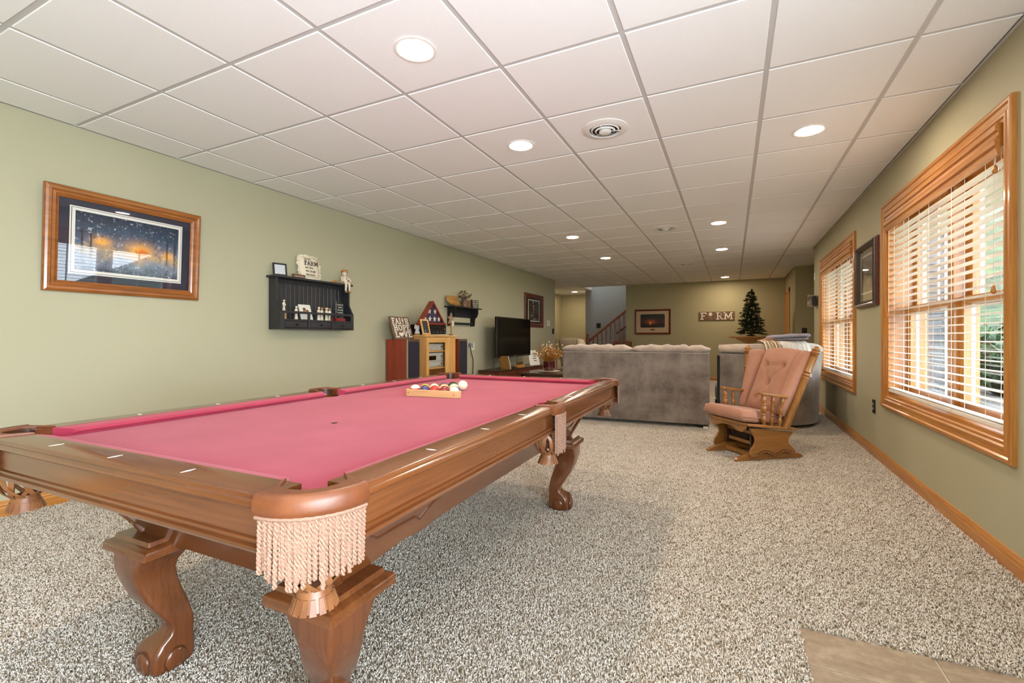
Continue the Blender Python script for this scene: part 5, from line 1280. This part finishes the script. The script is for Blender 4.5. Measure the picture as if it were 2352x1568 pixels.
figurine(3.375, .142, 'carved couple figurine standing close together, right of the photo tile', .019)
figurine(3.475, .140, 'carved embracing pair figurine beside the crystal award', .020, 'tan')
tile = empty('photo_tile', (WL + .055, 3.215, LZ), label='cream photo tile leaning back in the middle of the black shelf', cat='photo')
m = Matrix.Rotation(math.radians(-18), 4, 'Y'); mr = Matrix.Translation((.035, 0, 0)) @ m
G().box((0, -.068, 0), (.014, .068, .155), mr).build('tile', 'paper', tile, bevel=.002)
for y, z, r, mt in ((-.012, .105, .018, 'brownhair'), (.020, .088, .015, 'brownhair'), (-.015, .078, .020, 'tan'), (.022, .066, .018, 'dried2')): G().lathe([(r, 0), (r, .0008)], 16, mr @ Matrix.Translation((.0142, y, z)) @ Matrix.Rotation(PI / 2, 4, 'Y')).build('printed_figure', mt, tile)
cr = empty('crystal_award', (WL + .10, 3.62, LZ), label='clear crystal award with red base at the right end of the black shelf', cat='award')
G().prism([(-.055, .03), (.055, .03), (.055, .19), (.035, .215), (-.045, .215), (-.055, .205)], -.012, .012, 0).build('crystal_block', 'crystal', cr, bevel=.003)
G().box((-.03, -.062, 0), (.03, .062, .03)).build('base', 'red', cr, bevel=.003)
for k, s_ in enumerate(('In honor of', 'faithful', 'service and', 'dedication', 'Thank you')): text_mesh(s_, .017, 'engraving', 'letter', cr, MX((0, 1, 0), (0, 0, 1), (.0128, 0, .168 - .027 * k)), .0002)

# ------------------------------------------------------------------ second black shelf
s2 = empty('wall_shelf', (WL, 5.80, 1.232), label='smaller black bracket shelf with towel bar, beyond the oak stereo cabinet', cat='shelf')
br = [(0, 0), (.075, 0), (.082, .06), (.085, .11), (.10, .135), (.130, .155), (.128, .175), (.145, .195), (.145, .272), (0, .272)]
for y in (.03, .70): G().prism(br, y, y + .02, 1).build('side_bracket', 'blackm', s2, bevel=.002)
G().box((0, .05, .135), (.016, .70, .272)).build('back_board', 'blackm', s2); G().box((.03, .05, .02), (.055, .70, .052)).build('towel_bar', 'blackm', s2, bevel=.004)
G().box((0, -.06, .272), (.17, .80, .290)).build('top_board', 'black', s2, bevel=.004)
TZ2 = 1.232 + .2905
sl = empty('wood_slab', (WL + .10, 5.90, TZ2), label='curved bark-edged wooden slab leaning on the smaller black shelf', cat='plaque')
m = Matrix.Rotation(math.radians(-32), 4, 'Y'); rings = []
for i in range(9):
    t = i / 8; z = .165 * t; xx = .035 * (t - .5) ** 2 * 3
    rings.append([tuple(m @ Vector((xx + a, b, z))) for a, b in ((0, -.155 + .012 * math.sin(i)), (.012, -.150), (.014, .145), (0, .155 + .01 * math.cos(i)))])
G().loft(rings).build('slab', 'barkslab', sl, 40)
def stems(parent, base, r0, L0, n, seed, mat, head, hr, spread=.9, hn='flower_head'):
    r_ = random.Random(seed)
    for k in range(n):
        a = r_.uniform(0, 2 * PI); b = r_.uniform(.05, spread); L = L0 * r_.uniform(.6, 1.1); d = Vector((math.sin(b) * math.cos(a), math.sin(b) * math.sin(a), math.cos(b)))
        p0 = Vector(base) + Vector((r0 * math.cos(a) * .5, r0 * math.sin(a) * .5, 0)); p1 = p0 + d * L * .5 + Vector((0, 0, L * .08)); p2 = p0 + d * L
        s_ = G().tube([tuple(p0), tuple(p1), tuple(p2)], [.003, .0022, .0015], 4).build('stem', mat, parent)
        G().lathe([(.001, -hr), (hr * .8, -hr * .4), (hr, .2 * hr), (hr * .4, hr)], 7, Matrix.Translation(p2)).build(hn, head if k % 3 else 'dried2', s_, 60)
cn = empty('milk_can', (WL + .09, 6.17, TZ2), label='small rusty milk can holding dark dried berries on the smaller shelf', cat='vase')
G().lathe([(.052, 0), (.055, .01), (.055, .09), (.050, .105), (.034, .118), (.032, .130), (.038, .138)], 20).build('can', 'metalpot', cn, 60)
for s_ in (1, -1): G().tube([(.02 * s_, .05, .1), (.03 * s_, .066, .085), (.02 * s_, .055, .065)], .004, 6).build('handle', 'metalpot', cn, 60)
stems(cn, (0, 0, .12), .03, .13, 38, 3, 'berry', 'berry', .010, 1.3, 'berry')
bk = empty('wood_block', (WL + .085, 6.315, TZ2), label='narrow light wooden block between the milk can and the black sign', cat='block')
G().box((-.03, -.035, 0), (.02, .035, .12)).build('block', 'barkslab', bk, bevel=.002); G().box((.0205, -.028, .006), (.0225, .028, .114)).build('face_panel', 'brownboard', bk)
bs = empty('word_sign', (WL + .09, 6.48, TZ2), label='small black box sign with white script on the smaller shelf', cat='sign')
G().box((-.02, -.105, 0), (.018, .105, .135)).build('box', 'black', bs, bevel=.002)
for k, s_ in enumerate(('Do Love', 'Lean On', 'Comfort', 'Strong')): text_mesh(s_, .040, 'script', 'letter', bs, MX((0, 1, 0), (0, 0, 1), (.0187, 0, .104 - .031 * k)), .0006, sx=1.2, shear=.2)

# ------------------------------------------------------------------ speakers and stereo cabinet
def speaker(y0, y1, label):
    o = empty('speaker', (-3.69, (y0 + y1) / 2, 0), label=label, cat='speaker', group='tower speakers beside the stereo cabinet'); hw_ = (y1 - y0) / 2
    G().box((-.16, -hw_, 0), (.155, hw_, 1.03)).build('cabinet', 'cherry', o, bevel=.002)
    G().box((.156, -hw_ + .012, .04), (.172, hw_ - .004, .995)).build('grille', 'grille', o, bevel=.003); G().box((.155, -hw_, .03), (.174, -hw_ + .010, 1.028)).build('edge_trim', 'chrome', o)
    G().box((.155, -hw_ + .01, 1.0), (.172, hw_, 1.028)).build('top_trim', 'chrome', o)
speaker(4.45, 4.683, 'cherry tower speaker with dark grille, left of the oak stereo cabinet'); speaker(5.60, 5.83, 'tower speaker with dark grille on the right side of the oak stereo cabinet')
cb = empty('stereo_cabinet', (-3.50, 5.12, 0), label='oak stereo cabinet with a glass door between the two tower speakers', cat='cabinet')
G().box((-.35, -.345, 0), (0, -.325, 1.06)).build('side_panel', 'cabz', cb); G().box((-.35, .325, 0), (0, .345, 1.06)).build('side_panel', 'cabz', cb); G().box((-.35, -.325, 0), (-.335, .325, 1.06)).build('back_panel', 'cabz', cb)
G().box((-.36, -.372, 1.058), (.022, .372, 1.083)).build('top_board', 'cabx', cb, bevel=.006)
G().box((-.33, -.325, .0), (-.0, .325, .06)).build('plinth', 'cabx', cb)
G().box((-.01, .17, .06), (.008, .345, 1.055)).build('fixed_stile', 'cabz', cb, bevel=.002)
dr = G().box((0, -.343, .06), (.016, -.285, 1.052)).build('door_stile', 'cabz', cb, bevel=.002); G().box((0, .09, .06), (.016, .168, 1.052)).build('door_stile', 'cabz', cb, bevel=.002)
G().box((0, -.285, .985), (.016, .09, 1.052)).build('door_rail', 'cabx', cb, bevel=.002); G().box((0, -.285, .06), (.016, .09, .13)).build('door_rail', 'cabx', cb, bevel=.002)
G().box((.006, -.286, .128), (.008, .091, .987)).build('door_glass', 'glass', cb)
for z in (.862, .640, .40): G().box((-.33, -.325, z), (-.02, .17, z + .02)).build('shelf_board', 'cabx', cb)
G().box((.016, .15, .50), (.022, .165, .56)).build('hinge', 'black', cb)
def stereo(y0, y1, z, h, x, label, win=None, knobs=5, mat='silver'):
    o = empty('stereo_component', (x, (y0 + y1) / 2, z), label=label, cat='stereo', group='stereo components in and on the cabinet'); hw_ = (y1 - y0) / 2
    G().box((-.25, -hw_, 0), (0, hw_, h)).build('case', mat, o, bevel=.003); G().box((0, -hw_ - .004, .004), (.006, hw_ + .004, h - .003)).build('faceplate', mat, o, bevel=.001)
    if win: G().box((.006, -hw_ + win[0], win[2]), (.009, -hw_ + win[1], win[3])).build('display', 'screen', o)
    for k in range(knobs): G().lathe([(.006, 0), (.006, .006), (.004, .008)], 10, Matrix.Translation((.006, -hw_ + .04 + (2 * hw_ - .08) * k / max(1, knobs - 1), h * .22)) @ Matrix.Rotation(PI / 2, 4, 'Y')).build('button', 'chrome' if mat != 'silver' else 'greyp', o, 60)
    G().lathe([(.013, 0), (.012, .012), (.003, .013)], 14, Matrix.Translation((.006, hw_ - .045, h * .55)) @ Matrix.Rotation(PI / 2, 4, 'Y')).build('knob', 'chrome', o, 60)
stereo(4.82, 5.235, .883, .085, -3.55, 'silver stereo receiver on the top shelf behind the cabinet glass', None, 4)
stereo(4.82, 5.235, .735, .115, -3.55, 'silver tape deck with dark window on the middle shelf of the cabinet', (.07, .25, .018, .075), 0)
stereo(4.82, 5.235, .661, .072, -3.55, 'silver amplifier with a row of sliders under the tape deck', None, 8)
stereo(4.87, 5.38, 1.098, .122, -3.60, 'black receiver on top of the oak cabinet, under the flag case', (.02, .46, .07, .075), 6, 'black')
for y in (4.90, 5.00, 5.24): pass
# triangular flag case
fc = empty('flag_case', (-3.60, 5.045, 1.222), label='red wooden triangular case holding a folded starry flag', cat='flag case')
B2, Hh = .292, .302
def tri(s): return [(-B2 * s, .0 + .020 * (1 - s) * 5), (B2 * s, .0 + .020 * (1 - s) * 5), (.022, Hh * s + .012), (-.022, Hh * s + .012)]
out_ = [(-B2, 0), (B2, 0), (.018, Hh), (-.018, Hh)]
def bar(p, q, w_):
    p, q = Vector(p), Vector(q); d = (q - p).normalized(); nrm = Vector((-d.y, d.x)) * w_
    G().prism([tuple(p), tuple(q), tuple(q + nrm), tuple(p + nrm)], -.035, .037, 0).build('case_side', 'redcase', fc, bevel=.002)
M['redcase'] = wood('red_stained_wood', '9c3a20', '8a2c18', '6f2011', 1, 1, .3, .4)
bar(out_[0], out_[1], .022); bar(out_[1], (0.0, Hh + .012), .022); bar((0, Hh + .012), out_[0], .022)
G().prism([(-B2 + .03, .018), (B2 - .03, .018), (0, Hh - .02)], -.02, .018, 0).build('flag_cloth', 'flagblue', fc)
G().prism([(-B2 + .02, .012), (B2 - .02, .012), (0, Hh - .005)], -.034, -.026, 0).build('back_board', 'redcase', fc)
def star(g, c, r, x0, x1, rot=0): g.prism([(c[0] + (r if k % 2 == 0 else r * .40) * math.sin(rot + k * PI / 5), c[1] + (r if k % 2 == 0 else r * .40) * math.cos(rot + k * PI / 5)) for k in range(10)], x0, x1, 0)
for c in ((-.066, .175), (.058, .175), (-.16, .075), (-.056, .075), (.048, .075), (.145, .075)):
    g = G(); star(g, c, .042, .018, .0195); g.build('star', 'paper', fc)
G().prism([(-B2 + .03, .018), (B2 - .03, .018), (0, Hh - .02)], .028, .030, 0).build('glass', 'glass', fc)
easel_frame('framed_photo', (-3.520, 4.825, 1.0835), math.radians(-4), .15, .205, .022, 'cabx', 'snap2', 'oak photo frame leaning in front of the black receiver on the cabinet', 'photo frame', 14)
mg = empty('ceramic_ornament', (-3.67, 4.835, 1.0835), label='white and brown ceramic ornament half hidden behind the FAITH sign', cat='ornament')
G().lathe([(.034, 0), (.036, .02), (.030, .045), (.02, .06), (.03, .075), (.035, .10), (.032, .135), (.028, .14)], 18).build('body', 'paper', mg, 60); G().lathe([(.037, .0), (.038, .016), (.036, .018)], 18).build('base_band', 'tan', mg, 60); G().tube([(0, -.03, .12), (0, -.055, .11), (0, -.055, .085), (0, -.032, .078)], .005, 6).build('handle', 'paper', mg, 60)
ss = empty('star_ornament', (-3.545, 5.43, 1.0835), label='rustic woven star on a stick standing at the right end of the cabinet top', cat='ornament')
G().tube([(0, .008, .0), (0, .0, .21)], .009, 6).build('stick', 'dried', ss); G().lathe([(.03, 0), (.03, .012), (.012, .014)], 12).build('foot', 'darkwood', ss)
g = G(); star(g, (0, .225), .095, -.012, .014, .08); g.build('star', 'scarf', ss, bevel=.006)
for k in range(3): G().tube([(.012, .005 + .016 * k, .20), (.016, .012 + .02 * k, .16), (.014, .010 + .022 * k, .115 + .01 * k)], .006, 6).build('raffia', 'pillowf', ss)
# FAITH HOPE LOVE sign on the left speaker
fs = empty('word_sign', (-3.655, 4.567, 1.0315), label='brown wooden FAITH HOPE LOVE sign leaning on the left speaker', cat='sign')
m = Matrix.Rotation(math.radians(-19), 4, 'Y'); G().box((-.016, -.183, 0), (0, .183, .295), m).build('board', 'brownboard', fs, bevel=.003)
yz = MX((0, 1, 0), (0, 0, 1), (0, 0, 0))
def cross_or_heart(g, c, mm, t):
    if c == '+':
        stroke(g, [(.36, .02), (.36, 1.12)], .10, 0, t, mm); stroke(g, [(.10, .70), (.62, .70)], .10, 0, t, mm); stroke(g, [(.22, .46), (.36, .62), (.50, .46)], .07, 0, t, mm)
    else:
        p = []
        for k in range(28):
            a = 2 * PI * k / 28; p.append((.40 + .42 * math.sin(a) ** 3, .50 + .46 * (13 * math.cos(a) - 5 * math.cos(2 * a) - 2 * math.cos(3 * a) - math.cos(4 * a)) / 16))
        g.prism(p, 0, t, 2, mm)
for wd, z in (('FAI+H', .200), ('HOPE', .112), ('L*VE', .024)): slab_word(wd, .074, .31, 'letter', fs, m @ Matrix.Translation((.0005, 0, z)) @ yz, 'letter', .004, cross_or_heart)
# outlet, adapter and cord by the right speaker
ou = empty('wall_outlet', (WL, 6.57, .905), label='white wall outlet right of the far speaker', cat='outlet')
G().box((0, -.06, -.057), (.006, .06, .057)).build('plate', 'white', ou, bevel=.002)
for z in (-.022, .022): G().box((.006, -.018, z - .014), (.008, .018, z + .014)).build('socket', 'greyp', ou)
ad = empty('power_adapter', (WL + .008, 6.48, .93), label='grey plug adapter with a black cord hanging from the outlet', cat='adapter')
G().box((0, -.045, -.03), (.05, .03, .03)).build('adapter', 'greyp', ad, bevel=.006)
G().tube([(.03, -.03, -.03), (.035, -.02, -.12), (.03, .05, -.24), (.02, .06, -.45), (.03, .05, -.86), (.05, .2, -.92)], .007, 6).build('cord', 'black', ad, 60)

# ------------------------------------------------------------------ television, console, coffee table
cs2 = empty('tv_console', (-3.66, 7.75, 0), label='low dark wooden television console along the left wall', cat='console')
G().box((-.19, -1.02, .48), (.20, 1.15, .505)).build('top_board', 'darkwood', cs2, bevel=.004); G().box((-.18, -1.0, .05), (.17, 1.12, .48)).build('carcass', 'mahog', cs2)
for k in range(3): G().box((.17, -.98 + .70 * k, .08), (.185, -.30 + .70 * k, .46)).build('door', 'mahog', cs2, bevel=.004)
for y in (-.97, 1.02):
    G().box((-.16, y, 0), (-.10, y + .06, .05)).build('foot', 'darkwood', cs2); G().box((.09, y, 0), (.15, y + .06, .05)).build('foot', 'darkwood', cs2)
tv = empty('television', (-3.56, 7.57, .506), math.radians(0), label='large flat black television on the console by the left wall', cat='television')
G().box((-.045, -.71, .20), (0, .71, .90)).build('housing', 'black', tv, bevel=.006); G().box((0, -.693, .232), (.003, .693, .883)).build('screen', 'screen', tv)
G().box((.0, -.04, .212), (.0035, .04, .220)).build('badge', 'greyp', tv); G().box((-.035, -.30, .0), (-.012, -.18, .25)).build('neck', 'black', tv, bevel=.004); G().box((-.03, -.40, 0), (.10, -.06, .018)).build('base', 'black', tv, bevel=.006)
for y0 in (-.62, -.55): G().tube([(-.05, y0, .4), (-.07, y0 - .05, .15), (-.09, y0 - .10, .02), (-.12, y0 - .25, .01)], .005, 5).build('cable', 'black', tv, 60)
ct = empty('coffee_table', (-2.55, 7.15, 0), label='dark coffee table with a lower shelf beside the left end of the sofa', cat='table')
G().box((-.50, -.58, .47), (.50, .55, .50)).build('table_top', 'darkwood', ct, bevel=.008); G().box((-.46, -.54, .40), (.46, .51, .47)).build('apron', 'darkwood', ct); G().box((-.46, -.54, .20), (.46, .51, .22)).build('lower_shelf', 'darkwood', ct)
for sx in (-.46, .40):
    for sy in (-.54, .45): G().box((sx, sy, 0), (sx + .06, sy + .06, .47)).build('leg', 'mahog', ct, bevel=.004)
mgz = tag(G().box((-.22, -.14, 0), (.22, .14, .02)).build('magazine', 'paper', loc=(-2.85, 6.80, .2215), rot=(0, 0, .25), bevel=.003), 'white magazine on the lower shelf of the coffee table', 'magazine')
doily = empty('doily', (-2.72, 7.10, .5005), label='white lace doily under the burgundy flower crock', cat='doily'); G().lathe([(.0, 0), (.17, 0), (.18, .003), (.15, .004), (.0, .004)], 36).build('lace', 'paper', doily, 60)
pot = empty('flower_crock', (-2.72, 7.10, .505), label='burgundy crock of golden dried flowers on the coffee table', cat='vase')
G().lathe([(.088, 0), (.098, .01), (.10, .13), (.104, .14), (.104, .152), (.095, .156), (.09, .14), (.08, .05)], 28).build('crock', 'darkred', pot, 60)
for k in range(6): G().tube([(.108 * math.cos(k), .108 * math.sin(k), .16), (.112 * math.cos(k + .1), .112 * math.sin(k + .1), .05), (.105 * math.cos(k + .2), .105 * math.sin(k + .2), -.0)], .003, 4).build('ribbon', 'pinkfab', pot)
stems(pot, (0, 0, .13), .07, .25, 150, 8, 'dried', 'dried', .012, 1.0); stems(pot, (0, 0, .13), .05, .34, 26, 9, 'dried', 'dried2', .013, 1.05)
wc = empty('white_card', (-3.50, 8.36, .506), math.radians(-25), label='white lettered card standing on the console right of the television', cat='card'); m = Matrix.Rotation(math.radians(-16), 4, 'Y')
G().box((0, -.13, 0), (.01, .13, .30), m).build('card', 'paper', wc)
for k in range(4): G().box((.0105, -.03 + .02 * (k % 2), .22 - .045 * k), (.0115, .06, .235 - .045 * k), m).build('print_mark', 'ink', wc)
bkp = empty('book', (-3.50, 7.10, .506), label='thin pale book leaning in front of the television neck', cat='book'); m = Matrix.Rotation(math.radians(22), 4, 'X')
G().box((-.10, -.012, 0), (.08, .012, .24), m).build('cover', 'barkslab', bkp, bevel=.002); G().box((-.096, -.009, .004), (.083, .009, .236), m).build('pages', 'paper', bkp)
gl = empty('letter_block', (-3.49, 7.62, .506), label='small gilded block with dark raised letters on the console under the television', cat='ornament'); G().box((-.03, -.17, 0), (.03, .17, .05)).build('base', 'dried', gl, bevel=.004)
text_mesh('BLESSED', .075, 'letter', 'brownhair', gl, MX((0, 1, 0), (0, 0, 1), (.0, 0, .05)), .008, sx=.95)
# thermostat, switches, small plates
def plate(name, o, w_, h, axis, mat, label, cat, kn=None):
    e = empty(name, o, label=label, cat=cat); nx, ny = axis
    if nx: G().box((0, -w_ / 2, -h / 2), (nx * .008, w_ / 2, h / 2)).build('plate', mat, e, bevel=.002)
    else: G().box((-w_ / 2, 0, -h / 2), (w_ / 2, ny * .008, h / 2)).build('plate', mat, e, bevel=.002)
    km = kn or 'black'
    for dz in ((-.02, .02) if h > .08 else (0,)):
        if nx: G().box((nx * .008, -.012, dz - .012), (nx * .013, .012, dz + .012)).build('switch' if cat == 'switch plate' else 'insert', km, e)
        else: G().box((-.012, ny * .008, dz - .012), (.012, ny * .013, dz + .012)).build('switch' if cat == 'switch plate' else 'insert', km, e)
plate('thermostat', (WL, 10.06, 1.385), .16, .12, (1, 0), 'white', 'white thermostat on the left wall right of the dark night print', 'thermostat')
plate('switch_plate', (WL, 10.36, 1.20), .12, .13, (1, 0), 'switchbrown', 'dark switch plate at the hallway end of the left wall', 'switch plate')
plate('wall_outlet', (WR, 5.08, .44), .075, .118, (-1, 0), 'black', 'black wall outlet low on the right wall between the two windows', 'outlet', 'greyp')
plate('switch_plate', (1.25, 10.39, 1.175), .085, .125, (0, -1), 'switchbrown', 'brown switch plate on the recessed wall beyond the far window', 'switch plate')
plate('motion_sensor', (WR, 8.33, 1.98), .06, .12, (-1, 0), 'white', 'small white sensor high at the end of the right wall', 'sensor', 'white')
cv = empty('photo_canvas', (WR, 8.12, 1.60), label='small tilted photo canvas standing out from the right wall by the far window', cat='picture', rot=(0, 0, 0))
mm = Matrix.Rotation(math.radians(12), 4, 'X') @ Matrix.Rotation(math.radians(52), 4, 'Z')
G().box((-.075, -.10, -.085), (-.045, .10, .085), mm).build('canvas', 'greymat', cv); M['snap3'] = art_mat('snapshot_grey', .09, .08, 'grey')
G().box((-.0765, -.095, -.08), (-.0752, .095, .08), mm).build('photo', 'snap3', cv); G().box((-.07, -.09, -.075), (-.0, .08, .06)).build('bracket', 'black', cv)
